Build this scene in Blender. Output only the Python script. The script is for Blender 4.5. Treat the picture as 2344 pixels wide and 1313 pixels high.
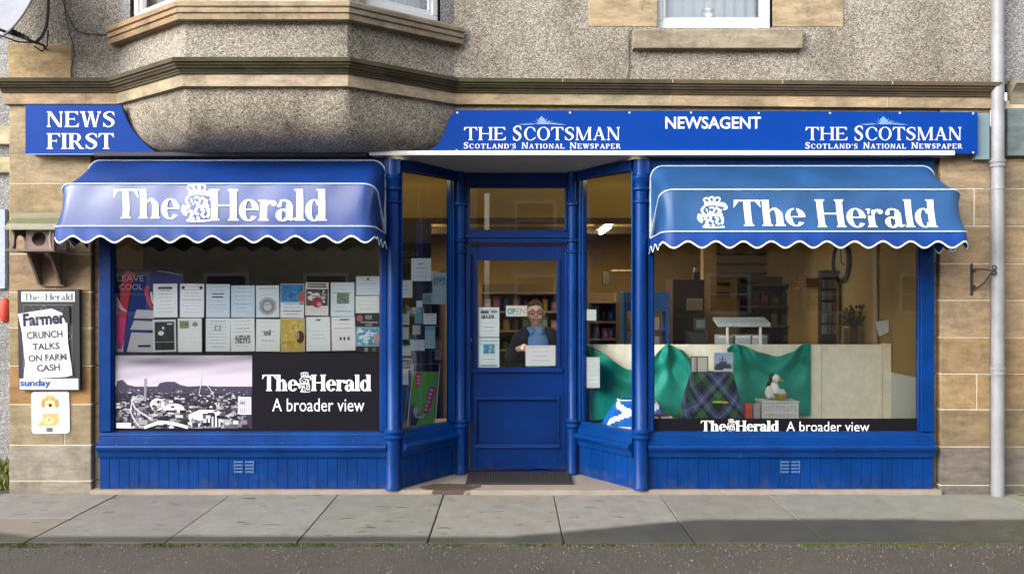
import bpy, bmesh, math, random
from mathutils import Vector, Matrix
R = math.radians
sc = bpy.context.scene
for o in list(bpy.data.objects): bpy.data.objects.remove(o)
C = sc.collection

# ---------------------------------------------------------------- camera, sky, sun, exposure
F = 1960.0; CX = 1172.0; HZ = 670.0; D = 7.0; ZC = 1.636
cam = bpy.data.cameras.new('camera'); cam_o = bpy.data.objects.new('camera', cam); C.objects.link(cam_o)
cam_o.location = (0, -D, ZC); cam_o.rotation_euler = (R(90), 0, 0)
cam.sensor_width = 36; cam.lens = 36 * F / 2344; cam.shift_y = 13.5 / 2344
cam.clip_start = 0.05; cam.clip_end = 500
sc.camera = cam_o
w = bpy.data.worlds.new('World'); sc.world = w; w.use_nodes = True
nt = w.node_tree; bg = nt.nodes['Background']
sky = nt.nodes.new('ShaderNodeTexSky'); sky.sky_type = 'NISHITA'; sky.sun_disc = False
SUN_EL, SUN_AZ = R(23), R(228)          # azimuth measured clockwise from +Y : 228 = behind camera, to its left
sky.sun_elevation = SUN_EL; sky.sun_rotation = SUN_AZ
sky.dust_density = 3.0; sky.air_density = 1.0
hs = nt.nodes.new('ShaderNodeHueSaturation'); hs.inputs['Saturation'].default_value = 0.30
nt.links.new(sky.outputs[0], hs.inputs['Color']); nt.links.new(hs.outputs[0], bg.inputs[0])
bg.inputs[1].default_value = 0.15
sun = bpy.data.lights.new('sun', 'SUN'); sun.energy = 1.6; sun.angle = R(70); sun.color = (1, .975, .94)
sun_o = bpy.data.objects.new('sun', sun); C.objects.link(sun_o)
dv = Vector((math.sin(SUN_AZ) * math.cos(SUN_EL), math.cos(SUN_AZ) * math.cos(SUN_EL), math.sin(SUN_EL)))
sun_o.rotation_euler = dv.to_track_quat('Z', 'Y').to_euler()
sun_o.location = dv * 30
sc.view_settings.view_transform = 'Standard'; sc.view_settings.look = 'None'
sc.view_settings.exposure = 1.46; sc.view_settings.gamma = 1

# ---------------------------------------------------------------- helpers
def lin(c):
    return tuple(((v / 255) / 12.92 if v / 255 <= .04045 else ((v / 255 + .055) / 1.055) ** 2.4) for v in c)
def P(px, py, Y=0.0):
    d = D + Y
    return Vector(((px - CX) / F * d, Y, ZC - (py - HZ) / F * d))
def PX(px, Y=0.0): return (px - CX) / F * (D + Y)
def PZ(py, Y=0.0): return ZC - (py - HZ) / F * (D + Y)
def PLN(Y):
    return lambda px, py, e=0.0: P(px, py, Y - e)
def RPL(p0, n):
    p0 = Vector(p0); n = Vector(n).normalized(); cpos = Vector((0, -D, ZC))
    if n.dot(cpos - p0) < 0: n = -n
    def f(px, py, e=0.0):
        d = Vector(((px - CX) / F, 1, -(py - HZ) / F))
        t = n.dot(p0 + n * e - cpos) / n.dot(d)
        return cpos + d * t
    return f

class MB:
    def __init__(s): s.v = []; s.f = []; s.c = []
    def face(s, pts, col=(1, 1, 1)):
        i = len(s.v); s.v += [tuple(p) for p in pts]; s.f.append(tuple(range(i, i + len(pts)))); s.c.append(col)
    def mesh(s, vs, fs, col=(1, 1, 1)):
        i = len(s.v); s.v += [tuple(p) for p in vs]
        for f in fs: s.f.append(tuple(i + k for k in f)); s.c.append(col)
    def box(s, x0, x1, y0, y1, z0, z1, col=(1, 1, 1), M=None):
        vs = [Vector((x, y, z)) for x in (x0, x1) for y in (y0, y1) for z in (z0, z1)]
        if M: vs = [M @ v for v in vs]
        s.mesh(vs, [(0, 1, 3, 2), (4, 6, 7, 5), (0, 4, 5, 1), (2, 3, 7, 6), (0, 2, 6, 4), (1, 5, 7, 3)], col)
    def prism(s, pts, vec, col=(1, 1, 1)):
        n = len(pts); vec = Vector(vec); a = [Vector(p) for p in pts]
        s.mesh(a + [p + vec for p in a], [tuple(range(n))[::-1], tuple(range(n, 2 * n))] + [(i, (i + 1) % n, n + (i + 1) % n, n + i) for i in range(n)], col)
    def grid(s, fn, nu, nv, col=(1, 1, 1), closed=False):
        vs = [fn(u / nu, v / nv) for v in range(nv + 1) for u in range(nu + 1)]
        fs = [(v * (nu + 1) + u, v * (nu + 1) + u + 1, (v + 1) * (nu + 1) + u + 1, (v + 1) * (nu + 1) + u) for v in range(nv) for u in range(nu)]
        if callable(col):
            i = len(s.v); s.v += [tuple(p) for p in vs]
            for k, f in enumerate(fs):
                s.f.append(tuple(i + q for q in f)); s.c.append(col((k % nu + .5) / nu, (k // nu + .5) / nv))
        else: s.mesh(vs, fs, col)
    def tube(s, pts, r, seg=8, col=(1, 1, 1), cap=True):
        pts = [Vector(p) for p in pts]; n = len(pts); rr = r if isinstance(r, (list, tuple)) else [r] * n
        vs = []; up = None
        for i, p in enumerate(pts):
            t = (pts[min(i + 1, n - 1)] - pts[max(i - 1, 0)]).normalized()
            if up is None: up = Vector((0, 0, 1)) if abs(t.z) < .9 else Vector((0, 1, 0))
            a = t.cross(up)
            if a.length < 1e-5: a = t.orthogonal()
            a.normalize(); b = t.cross(a).normalized(); up = -b if False else up
            for k in range(seg):
                th = 2 * math.pi * k / seg; vs.append(p + (a * math.cos(th) + b * math.sin(th)) * rr[i])
        fs = [(i * seg + k, i * seg + (k + 1) % seg, (i + 1) * seg + (k + 1) % seg, (i + 1) * seg + k) for i in range(n - 1) for k in range(seg)]
        if cap: fs += [tuple(range(seg))[::-1], tuple(range((n - 1) * seg, n * seg))]
        s.mesh(vs, fs, col)
    def lathe(s, prof, cx, cy, seg=20, col=(1, 1, 1)):
        vs = [(cx + r * math.cos(2 * math.pi * k / seg), cy + r * math.sin(2 * math.pi * k / seg), z) for r, z in prof for k in range(seg)]
        n = len(prof)
        fs = [(i * seg + k, i * seg + (k + 1) % seg, (i + 1) * seg + (k + 1) % seg, (i + 1) * seg + k) for i in range(n - 1) for k in range(seg)]
        fs += [tuple(range(seg))[::-1], tuple(range((n - 1) * seg, n * seg))]
        s.mesh(vs, fs, col)
    def ball(s, c, r, col=(1, 1, 1), nu=14, nv=9, M=None):
        if not isinstance(r, (list, tuple)): r = (r, r, r)
        vs = []; c = Vector(c)
        for j in range(nv + 1):
            ph = math.pi * j / nv
            for i in range(nu):
                th = 2 * math.pi * i / nu
                p = Vector((r[0] * math.sin(ph) * math.cos(th), r[1] * math.sin(ph) * math.sin(th), r[2] * math.cos(ph)))
                vs.append(c + (M @ p if M else p))
        fs = [(j * nu + i, (j + 1) * nu + i, (j + 1) * nu + (i + 1) % nu, j * nu + (i + 1) % nu) for j in range(nv) for i in range(nu)]
        s.mesh(vs, fs, col)
    # drawing on a mapped sheet (pixel-like sheet coordinates -> real plane)
    def rect(s, mp, x0, y0, x1, y1, col, e=0.0): s.face([mp(x0, y1, e), mp(x1, y1, e), mp(x1, y0, e), mp(x0, y0, e)], col)
    def poly(s, mp, pts, col, e=0.0): s.face([mp(x, y, e) for x, y in pts], col)
    def disc(s, mp, cx, cy, rx, ry, col, e=0.0, n=16): s.face([mp(cx + rx * math.cos(2 * math.pi * k / n), cy + ry * math.sin(2 * math.pi * k / n), e) for k in range(n)], col)
    def stroke(s, mp, pts, wd, col, e=0.0):
        A, B = strk(pts, wd)
        s.ribbon(mp, A, B, col, e)
    def ribbon(s, mp, A, B, col, e=0.0):
        n = len(A); s.mesh([mp(x, y, e) for x, y in A] + [mp(x, y, e) for x, y in B], [(i, i + 1, n + i + 1, n + i) for i in range(n - 1)], col)
    def build(s, name, mat, parent=None, smooth=False, bevel=0, merge=False, seg=2):
        me = bpy.data.meshes.new(name); me.from_pydata(s.v, [], s.f)
        ca = me.color_attributes.new('Col', 'FLOAT_COLOR', 'CORNER')
        buf = []
        for f, c in zip(s.f, s.c): buf += [c[0], c[1], c[2], 1.0] * len(f)
        if len(buf) == len(ca.data) * 4: ca.data.foreach_set('color', buf)
        if smooth or merge:
            bm = bmesh.new(); bm.from_mesh(me); bmesh.ops.remove_doubles(bm, verts=bm.verts, dist=1e-5)
            bmesh.ops.recalc_face_normals(bm, faces=bm.faces); bm.to_mesh(me); bm.free()
        elif bevel:
            bm = bmesh.new(); bm.from_mesh(me); bmesh.ops.recalc_face_normals(bm, faces=bm.faces); bm.to_mesh(me); bm.free()
        if smooth:
            me.polygons.foreach_set('use_smooth', [True] * len(me.polygons))
            me.update()
            try: me.set_sharp_from_angle(angle=R(38))
            except Exception: pass
        ob = bpy.data.objects.new(name, me); C.objects.link(ob); me.materials.append(mat)
        if parent:
            ob.parent = parent
            if parent.type == 'EMPTY': ob.matrix_parent_inverse = Matrix.Translation(-Vector(parent.location))
        if bevel:
            m = ob.modifiers.new('Bevel', 'BEVEL'); m.width = bevel; m.segments = seg; m.limit_method = 'ANGLE'; m.angle_limit = R(40); m.harden_normals = False
        return ob

def tag(o, label, cat, group=None, kind=None):
    if label: o['label'] = label
    if cat: o['category'] = cat
    if group: o['group'] = group
    if kind: o['kind'] = kind
    return o
def thing(name, label, cat, loc=(0, 0, 0), group=None):
    o = bpy.data.objects.new(name, None); C.objects.link(o); o.location = loc; o.empty_display_size = .1
    return tag(o, label, cat, group)

def catmull(pts, n=6):
    if len(pts) < 3: return [tuple(p) for p in pts]
    out = []; P_ = [pts[0]] + list(pts) + [pts[-1]]
    for i in range(1, len(P_) - 2):
        p0, p1, p2, p3 = P_[i - 1:i + 3]
        for k in range(n):
            t = k / n
            out.append(tuple(.5 * ((2 * b) + (-a + c) * t + (2 * a - 5 * b + 4 * c - d) * t * t + (-a + 3 * b - 3 * c + d) * t ** 3) for a, b, c, d in zip(p0, p1, p2, p3)))
    out.append(tuple(pts[-1])); return out
def strk(pts, wd):
    if not isinstance(wd, (list, tuple)): wd = [wd] * len(pts)
    q = catmull([(x, y, ww) for (x, y), ww in zip(pts, wd)]); A = []; B = []
    for i in range(len(q)):
        x, y, ww = q[i]; a = q[max(i - 1, 0)]; b = q[min(i + 1, len(q) - 1)]
        tx, ty = b[0] - a[0], b[1] - a[1]; L = math.hypot(tx, ty) or 1
        nx, ny = -ty / L * ww / 2, tx / L * ww / 2
        A.append((x + nx, y + ny)); B.append((x - nx, y - ny))
    return A, B

# ---------------------------------------------------------------- own serif lettering (y up, cap height 1)
def glyph(ch, w, t, sf, xh=.68):
    o = []
    def rc(x0, y0, x1, y1, n=3): o.append(([(x0, y0 + (y1 - y0) * k / n) for k in range(n + 1)], [(x1, y0 + (y1 - y0) * k / n) for k in range(n + 1)]))
    def ser(x, y, hw=None):
        hw = hw or w / 2 + sf
        rc(x - hw, y, x + hw, y + t * .8, 1)
        s_ = 1 if y < .5 else -1; y0 = y + t * .75 if y < .5 else y + t * .05   # bracket
        o.append(([(x - hw * .85, y0), (x - w / 2, y0 + s_ * t * .9)], [(x + hw * .85, y0), (x + w / 2, y0 + s_ * t * .9)]))
    def ell(cx, cy, rx, ry, irx, iry, a0=0, a1=360, n=22):
        A = []; B = []
        for k in range(n + 1):
            a = R(a0 + (a1 - a0) * k / n); A.append((cx + rx * math.cos(a), cy + ry * math.sin(a))); B.append((cx + irx * math.cos(a), cy + iry * math.sin(a)))
        o.append((A, B))
    def dg(x0, y0, x1, y1, ww): o.append(([(x0 - ww / 2, y0), ((x0 + x1) / 2 - ww / 2, (y0 + y1) / 2), (x1 - ww / 2, y1)], [(x0 + ww / 2, y0), ((x0 + x1) / 2 + ww / 2, (y0 + y1) / 2), (x1 + ww / 2, y1)]))
    def tri(a, b, c): o.append(([a, a], [b, c]))
    def st(p, wd): o.append(strk(p, wd))
    e = sf
    if ch == 'T':
        c = .42; rc(c - w / 2, 0, c + w / 2, 1); ser(c, 0); rc(.03, 1 - t, .81, 1, 1)
        tri((.03, 1), (.0, .70), (.17, 1 - t)); tri((.81, 1), (.84, .70), (.67, 1 - t)); return o, .84
    if ch == 'H':
        a, b = e + w / 2, .92 - e - w / 2
        for x in (a, b): rc(x - w / 2, 0, x + w / 2, 1); ser(x, 0); ser(x, 1 - t * .8)
        rc(a, .47, b, .47 + t, 1); return o, .92
    if ch in 'EFL':
        a = e + w / 2; rc(a - w / 2, 0, a + w / 2, 1); ser(a, 0); ser(a, 1 - t * .8); W = .70
        if ch in 'EF':
            rc(a, 1 - t, W, 1, 1); tri((W, 1), (W + .02, .74), (W - .15, 1 - t)); rc(a, .48, .52, .48 + t, 1)
            o.append(([(.53, .38), (.53, .64)], [(.49, .48), (.49, .48 + t)]))
        if ch in 'EL': rc(a, 0, W + .03, t, 1); tri((W + .03, 0), (W + .07, .28), (W - .14, t))
        return o, (.76 if ch != 'F' else .72)
    if ch == 'I': a = e + w / 2; rc(a - w / 2, 0, a + w / 2, 1); ser(a, 0); ser(a, 1 - t * .8); return o, 2 * a
    if ch == 'N':
        a, b = .15, .80
        rc(a - t / 2, 0, a + t / 2, 1); rc(b - t / 2, 0, b + t / 2, 1); dg(a + w * .1, 1, b - w * .25, 0, w * 1.15)
        ser(a, 0, sf + t / 2); ser(b, 1 - t * .8, sf + t / 2); rc(a - sf - .04, 1 - t * .8, a + .05, 1, 1); return o, .94
    if ch == 'M':
        a, b = .15, .98
        rc(a - t / 2, 0, a + t / 2, 1); rc(b - w / 2, 0, b + w / 2, 1); dg(a + w * .25, 1, .53, 0, w); dg(b - w * .1, 1, .56, 0, t)
        ser(a, 0, sf + t / 2); ser(b, 0); rc(a - sf, 1 - t * .8, a + .1, 1, 1); rc(b - .1, 1 - t * .8, b + w / 2 + sf * .8, 1, 1); return o, 1.14
    if ch == 'A':
        dg(.13, 0, .43, 1, t * 1.1); dg(.72, 0, .43, 1, w); rc(.25, .32, .62, .32 + t * .9, 1); ser(.13, 0, sf + t * .5); ser(.72, 0); return o, .86
    if ch == 'W':
        dg(.15, 1, .36, 0, w * .95); dg(.58, 1, .37, 0, t); dg(.58, 1, .80, 0, w * .95); dg(1.02, 1, .81, 0, t)
        ser(.14, 1 - t * .8); ser(.56, 1 - t * .8); ser(1.02, 1 - t * .8, sf + t / 2); return o, 1.14
    if ch == 'O': ell(.45, .5, .43, .52, .43 - w, .52 - t * .8); return o, .90
    if ch == 'C':
        ell(.45, .5, .43, .52, .43 - w, .52 - t * .8, 48, 312); tri((.74, .92), (.78, .62), (.62, .84)); tri((.74, .10), (.80, .26), (.62, .12)); return o, .82
    if ch == 'D':
        a = e + w / 2; rc(a - w / 2, 0, a + w / 2, 1); ser(a, 0); ser(a, 1 - t * .8); rc(a, 0, .42, t * .8, 1); rc(a, 1 - t * .8, .42, 1, 1)
        ell(.42, .5, .42, .5, .42 - w, .5 - t * .8, -90, 90); return o, .88
    if ch in 'PR':
        a = e + w / 2; rc(a - w / 2, 0, a + w / 2, 1); ser(a, 0); ser(a, 1 - t * .8); rc(a, 1 - t * .8, .40, 1, 1); rc(a, .46, .40, .46 + t * .8, 1)
        ell(.40, .73, .27, .27, .27 - w * .9, .27 - t * .8, -90, 90)
        if ch == 'R': dg(.40, .48, .70, 0, w * .95); rc(.62, 0, .84, t * .8, 1); return o, .84
        return o, .70
    if ch == 'S':
        st([(.60, .80), (.50, .95), (.30, .96), (.14, .83), (.15, .68), (.33, .54), (.50, .42), (.56, .25), (.44, .07), (.24, .03), (.09, .20)], [t, t, t * 1.2, w * .8, w, w * 1.15, w * 1.1, w * .9, t * 1.2, t, t])
        tri((.60, 1.0), (.64, .68), (.52, .88)); tri((.06, .0), (.04, .33), (.16, .12)); return o, .66
    if ch == "'": rc(.06, .66, .06 + w * .6, 1, 1); return o, .2
    if ch == 'h':
        a, b = e * .8 + w / 2, .70 - e * .8 - w / 2; rc(a - w / 2, 0, a + w / 2, 1); ser(a, 0); rc(a - w / 2 - sf, 1 - t * .8, a, 1, 1)
        rc(b - w / 2, 0, b + w / 2, xh * .72); ser(b, 0)
        st([(a + w * .3, xh * .74), (a + w * .75, xh * .93), ((a + b) / 2 + w * .4, xh * .97), (b + w * .02, xh * .7)], [t * .7, t * 1.1, w * .55, w]); return o, .72
    if ch == 'e':
        ell(.32, xh / 2, .31, xh * .53, .31 - w * .95, xh * .53 - t * .8, 0, 325); rc(.10, xh * .50, .625, xh * .50 + t * .75, 1)
        ell(.34, xh / 2 + .01, .29, xh * .50, .29 - w * .5, xh * .50 - t * .7, 0, 60); return o, .63
    if ch == 'r':
        a = e * .8 + w / 2; rc(a - w / 2, 0, a + w / 2, xh); ser(a, 0); rc(a - w / 2 - sf, xh - t * .8, a, xh, 1)
        st([(a + w * .3, xh * .62), (a + w * .8, xh * .90), (a + w * 1.35, xh * .90)], [t * .7, w * .4, w * .35]); ell(a + w * 1.45, xh * .84, w * .42, w * .42, .001, .001); return o, .52
    if ch == 'a':
        b = .44; rc(b - w / 2, .03, b + w / 2, xh * .78)
        st([(.10, xh * .72), (.16, xh * .92), (.30, xh * .98), (b - .02, xh * .86), (b + .0, xh * .7)], [w * .5, w * .4, t, w * .6, w * .9]); ell(.12, xh * .76, w * .36, w * .36, .001, .001)
        ell(.24, xh * .27, .23, xh * .31, .23 - w * .85, xh * .31 - t * .8, 40, 330)
        st([(b, .10), (b + w * .35, .03), (b + w * .95, .10)], [w * .7, t * 1.2, t * .4]); return o, .62
    if ch == 'l': a = e * .8 + w / 2; rc(a - w / 2, 0, a + w / 2, 1); ser(a, 0); rc(a - w / 2 - sf, 1 - t * .8, a, 1, 1); return o, 2 * a
    if ch == 'd':
        b = .66 - w / 2 - e * .3; rc(b - w / 2, 0, b + w / 2, 1); rc(b - w / 2 - sf, 1 - t * .8, b, 1, 1); rc(b, 0, b + w / 2 + sf, t * .8, 1)
        ell(.30, xh / 2, .29, xh * .53, .29 - w * .95, xh * .53 - t * .8, 30, 330); return o, .70
    return o, .3

def serif(mb, mp, text, x0, y0, x1, y1, col, w=.18, t=.07, sf=.07, gap=.05, e=.002, space=.3, small=None, shear=0.0):
    """text into the sheet rectangle x0..x1, y0(top)..y1(base)"""
    px = 0; items = []
    for i, ch in enumerate(text):
        if ch == ' ': px += space; continue
        k = 1.0
        if small and not (i == 0 or text[i - 1] == ' '): k = small
        g, adv = glyph(ch, w, t, sf)
        items.append((px, k, g)); px += adv * k + gap
    W = px - gap; n = 0
    for ox, k, g in items:
        for A, B in g:
            n += 1
            f = lambda q: (x0 + (ox + q[0] * k + shear * q[1]) / W * (x1 - x0), y1 - q[1] * k * (y1 - y0))
            mb.ribbon(mp, [f(q) for q in A], [f(q) for q in B], col, e + (n % 7) * .00015)

_tc = {}
def sans(mb, mp, text, x0, y0, x1, y1, col, bold=0.0, e=.002, rot=None):
    """built-in sans lettering fitted to a sheet rectangle"""
    key = (text, bold)
    if key not in _tc:
        cu = bpy.data.curves.new('t', 'FONT'); cu.body = text; cu.offset = bold; cu.resolution_u = 3; cu.size = 1
        ob = bpy.data.objects.new('t', cu); C.objects.link(ob); dg = bpy.context.evaluated_depsgraph_get()
        me = bpy.data.meshes.new_from_object(ob.evaluated_get(dg))
        vs = [(v.co.x, v.co.y) for v in me.vertices]; fs = [tuple(p.vertices) for p in me.polygons]
        bpy.data.objects.remove(ob); bpy.data.curves.remove(cu); bpy.data.meshes.remove(me)
        a = min(v[0] for v in vs); b = max(v[0] for v in vs); c = min(v[1] for v in vs); d = max(v[1] for v in vs)
        _tc[key] = ([((x - a) / (b - a), (y - c) / (d - c)) for x, y in vs], fs)
    vs, fs = _tc[key]; q = []
    cx, cy = (x0 + x1) / 2, (y0 + y1) / 2
    for u, v in vs:
        x, y = x0 + u * (x1 - x0), y1 - v * (y1 - y0)
        if rot: ca, sa = math.cos(rot), math.sin(rot); x, y = cx + (x - cx) * ca - (y - cy) * sa, cy + (x - cx) * sa + (y - cy) * ca
        q.append(mp(x, y, e))
    mb.mesh(q, fs, col)

def crest(mb, mp, x0, y0, x1, y1, col, e=.003):
    """the heraldic emblem between the words: crowned head over a spotted body"""
    f = lambda x, y: (x0 + x * (x1 - x0), y0 + y * (y1 - y0)); s = (x1 - x0)
    S = [([(.30, .16), (.20, .08), (.30, .02), (.40, .10)], .05), ([(.42, .14), (.40, .03), (.52, .0), (.56, .12)], .06), ([(.58, .14), (.62, .02), (.76, .04), (.72, .16)], .05),
         ([(.22, .20), (.50, .15), (.84, .20)], .06), ([(.24, .26), (.52, .22), (.96, .28)], .07), ([(.80, .18), (.94, .22), (1.0, .34), (.88, .38)], .07),
         ([(.24, .28), (.14, .40), (.22, .54), (.34, .60)], .08), ([(.40, .34), (.52, .32), (.58, .42), (.50, .48), (.40, .44)], .06), ([(.62, .32), (.74, .40), (.70, .52), (.60, .56)], .08),
         ([(.80, .38), (.78, .50), (.86, .58)], .07), ([(.0, .56), (.20, .60), (.50, .56), (.84, .58)], .10), ([(.04, .64), (.14, .72), (.10, .82)], .09), ([(.02, .58), (.0, .68), (.08, .78)], .05),
         ([(.22, .68), (.34, .74), (.30, .86), (.40, .94)], .10), ([(.46, .62), (.44, .74), (.54, .80)], .08), ([(.60, .64), (.70, .70), (.64, .80), (.74, .88)], .08), ([(.80, .62), (.86, .74), (.82, .88)], .09),
         ([(.16, .96), (.50, .98), (.92, .96)], .06), ([(.28, .90), (.22, .96)], .10), ([(.50, .86), (.56, .94)], .09), ([(.70, .56), (.90, .66)], .05), ([(.34, .50), (.52, .52)], .05), ([(.30, .36), (.32, .46)], .05)]
    for k, (p, wd) in enumerate(S): mb.stroke(mp, [f(*q) for q in p], wd * s, col, e + (k % 5) * .0002)

# ---------------------------------------------------------------- materials
def nmat(name):
    m = bpy.data.materials.new(name); m.use_nodes = True; n = m.node_tree; b = n.nodes['Principled BSDF']; return m, n, b
def nd(n, t, **k):
    x = n.nodes.new(t)
    for a, v in k.items():
        if hasattr(x, a): setattr(x, a, v)
        else: x.inputs[a].default_value = v
    return x
def simple(name, col, rough=.6, spec=.5, metal=0, var=.0, vs=6, bump=0, bs=40, emit=None, coat=0):
    m, n, b = nmat(name); b.inputs['Roughness'].default_value = rough; b.inputs['Metallic'].default_value = metal
    b.inputs['Specular IOR Level'].default_value = spec; b.inputs['Base Color'].default_value = (*col, 1)
    if coat: b.inputs['Coat Weight'].default_value = coat; b.inputs['Coat Roughness'].default_value = .15
    if emit: b.inputs['Emission Color'].default_value = (*col, 1); b.inputs['Emission Strength'].default_value = emit
    if var or bump:
        tc = nd(n, 'ShaderNodeTexCoord')
    if var:
        no = nd(n, 'ShaderNodeTexNoise', Scale=vs, Detail=6, Roughness=.65); n.links.new(tc.outputs['Object'], no.inputs['Vector'])
        mr = nd(n, 'ShaderNodeMapRange'); mr.inputs[1].default_value = .3; mr.inputs[2].default_value = .7; mr.inputs[3].default_value = 1 - var; mr.inputs[4].default_value = 1 + var
        n.links.new(no.outputs[0], mr.inputs[0])
        mx = nd(n, 'ShaderNodeVectorMath', operation='SCALE'); mx.inputs[0].default_value = col; n.links.new(mr.outputs[0], mx.inputs['Scale']); n.links.new(mx.outputs[0], b.inputs['Base Color'])
    if bump:
        n2 = nd(n, 'ShaderNodeTexNoise', Scale=bs, Detail=4); n.links.new(tc.outputs['Object'], n2.inputs['Vector'])
        bp = nd(n, 'ShaderNodeBump', Distance=.01, Strength=bump); n.links.new(n2.outputs[0], bp.inputs['Height']); n.links.new(bp.outputs[0], b.inputs['Normal'])
    return m
def vcol(name, rough=.6, spec=.4, var=0, vs=8, bump=0, bs=60, dist=.01, speck=None):
    m, n, b = nmat(name); b.inputs['Roughness'].default_value = rough; b.inputs['Specular IOR Level'].default_value = spec
    a = nd(n, 'ShaderNodeAttribute', attribute_name='Col'); out = a.outputs['Color']; tc = nd(n, 'ShaderNodeTexCoord')
    if var:
        no = nd(n, 'ShaderNodeTexNoise', Scale=vs, Detail=8, Roughness=.7); n.links.new(tc.outputs['Object'], no.inputs['Vector'])
        mr = nd(n, 'ShaderNodeMapRange'); mr.inputs[1].default_value = .3; mr.inputs[2].default_value = .7; mr.inputs[3].default_value = 1 - var; mr.inputs[4].default_value = 1 + var
        n.links.new(no.outputs[0], mr.inputs[0])
        mx = nd(n, 'ShaderNodeVectorMath', operation='SCALE'); n.links.new(out, mx.inputs[0]); n.links.new(mr.outputs[0], mx.inputs['Scale']); out = mx.outputs[0]
    if speck:
        n3 = nd(n, 'ShaderNodeTexNoise', Scale=speck[0], Detail=3); n.links.new(tc.outputs['Object'], n3.inputs['Vector'])
        r3 = nd(n, 'ShaderNodeMapRange'); r3.inputs[1].default_value = speck[1]; r3.inputs[2].default_value = speck[1] + .06
        n.links.new(n3.outputs[0], r3.inputs[0]); mm = nd(n, 'ShaderNodeMix', data_type='RGBA'); n.links.new(r3.outputs[0], mm.inputs[0]); n.links.new(out, mm.inputs[6]); mm.inputs[7].default_value = (*speck[2], 1); out = mm.outputs[2]
    n.links.new(out, b.inputs['Base Color'])
    if bump:
        n2 = nd(n, 'ShaderNodeTexNoise', Scale=bs, Detail=6, Roughness=.65); n.links.new(tc.outputs['Object'], n2.inputs['Vector'])
        bp = nd(n, 'ShaderNodeBump', Distance=dist, Strength=bump); n.links.new(n2.outputs[0], bp.inputs['Height']); n.links.new(bp.outputs[0], b.inputs['Normal'])
    return m

def harl(name, light, dark, stain, lo=.46):
    m, n, b = nmat(name); b.inputs['Roughness'].default_value = .92; b.inputs['Specular IOR Level'].default_value = .2
    tc = nd(n, 'ShaderNodeTexCoord'); L = n.links.new
    vo = nd(n, 'ShaderNodeTexVoronoi', Scale=120); L(tc.outputs['Object'], vo.inputs['Vector'])
    no = nd(n, 'ShaderNodeTexNoise', Scale=95, Detail=4, Roughness=.75); L(tc.outputs['Object'], no.inputs['Vector'])
    sx = nd(n, 'ShaderNodeSeparateColor'); L(vo.outputs['Color'], sx.inputs[0])
    ad = nd(n, 'ShaderNodeMath', operation='MULTIPLY_ADD'); L(no.outputs[0], ad.inputs[0]); ad.inputs[1].default_value = 1.3; L(sx.outputs[0], ad.inputs[2])
    cr = nd(n, 'ShaderNodeValToRGB'); e = cr.color_ramp.elements; e[0].position = .34; e[0].color = (*dark, 1); e[1].position = .92; e[1].color = (*light, 1)
    e2 = cr.color_ramp.elements.new(.52); e2.color = (*[(a * .38 + c * .62) for a, c in zip(dark, light)], 1); e3 = cr.color_ramp.elements.new(.80); e3.color = (*[c * .84 for c in light], 1); e[-1].color = (*[min(.8, c * 1.45) for c in light], 1)
    sc_ = nd(n, 'ShaderNodeMath', operation='MULTIPLY'); sc_.inputs[1].default_value = .62; L(ad.outputs[0], sc_.inputs[0]); L(sc_.outputs[0], cr.inputs[0])
    big = nd(n, 'ShaderNodeTexNoise', Scale=1.6, Detail=8, Roughness=.7); L(tc.outputs['Object'], big.inputs['Vector'])
    mr = nd(n, 'ShaderNodeMapRange'); mr.inputs[1].default_value = lo; mr.inputs[2].default_value = lo + .22; L(big.outputs[0], mr.inputs[0]); mr.inputs[4].default_value = .85
    mx = nd(n, 'ShaderNodeMix', data_type='RGBA', blend_type='MULTIPLY'); L(mr.outputs[0], mx.inputs[0]); L(cr.outputs[0], mx.inputs[6]); mx.inputs[7].default_value = (*stain, 1)
    a = nd(n, 'ShaderNodeAttribute', attribute_name='Col'); m2 = nd(n, 'ShaderNodeMix', data_type='RGBA', blend_type='MULTIPLY'); m2.inputs[0].default_value = 1; L(mx.outputs[2], m2.inputs[6]); L(a.outputs['Color'], m2.inputs[7])
    L(m2.outputs[2], b.inputs['Base Color'])
    bp = nd(n, 'ShaderNodeBump', Distance=.012, Strength=.9); L(sc_.outputs[0], bp.inputs['Height']); L(bp.outputs[0], b.inputs['Normal'])
    return m

def glass(name, k=1.5, rough=0.0, tint=(.93, .95, .95)):
    m, n, b = nmat(name); n.nodes.remove(b); L = n.links.new
    g = nd(n, 'ShaderNodeBsdfGlossy', Roughness=rough); g.inputs['Color'].default_value = (1, 1, 1, 1)
    t = nd(n, 'ShaderNodeBsdfTransparent'); t.inputs['Color'].default_value = (*tint, 1)
    fr = nd(n, 'ShaderNodeFresnel', IOR=1.5); mu = nd(n, 'ShaderNodeMath', operation='MULTIPLY'); mu.inputs[1].default_value = k; mu.use_clamp = True; L(fr.outputs[0], mu.inputs[0])
    mx = nd(n, 'ShaderNodeMixShader'); L(mu.outputs[0], mx.inputs[0]); L(t.outputs[0], mx.inputs[1]); L(g.outputs[0], mx.inputs[2]); L(mx.outputs[0], n.nodes['Material Output'].inputs[0])
    return m

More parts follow.
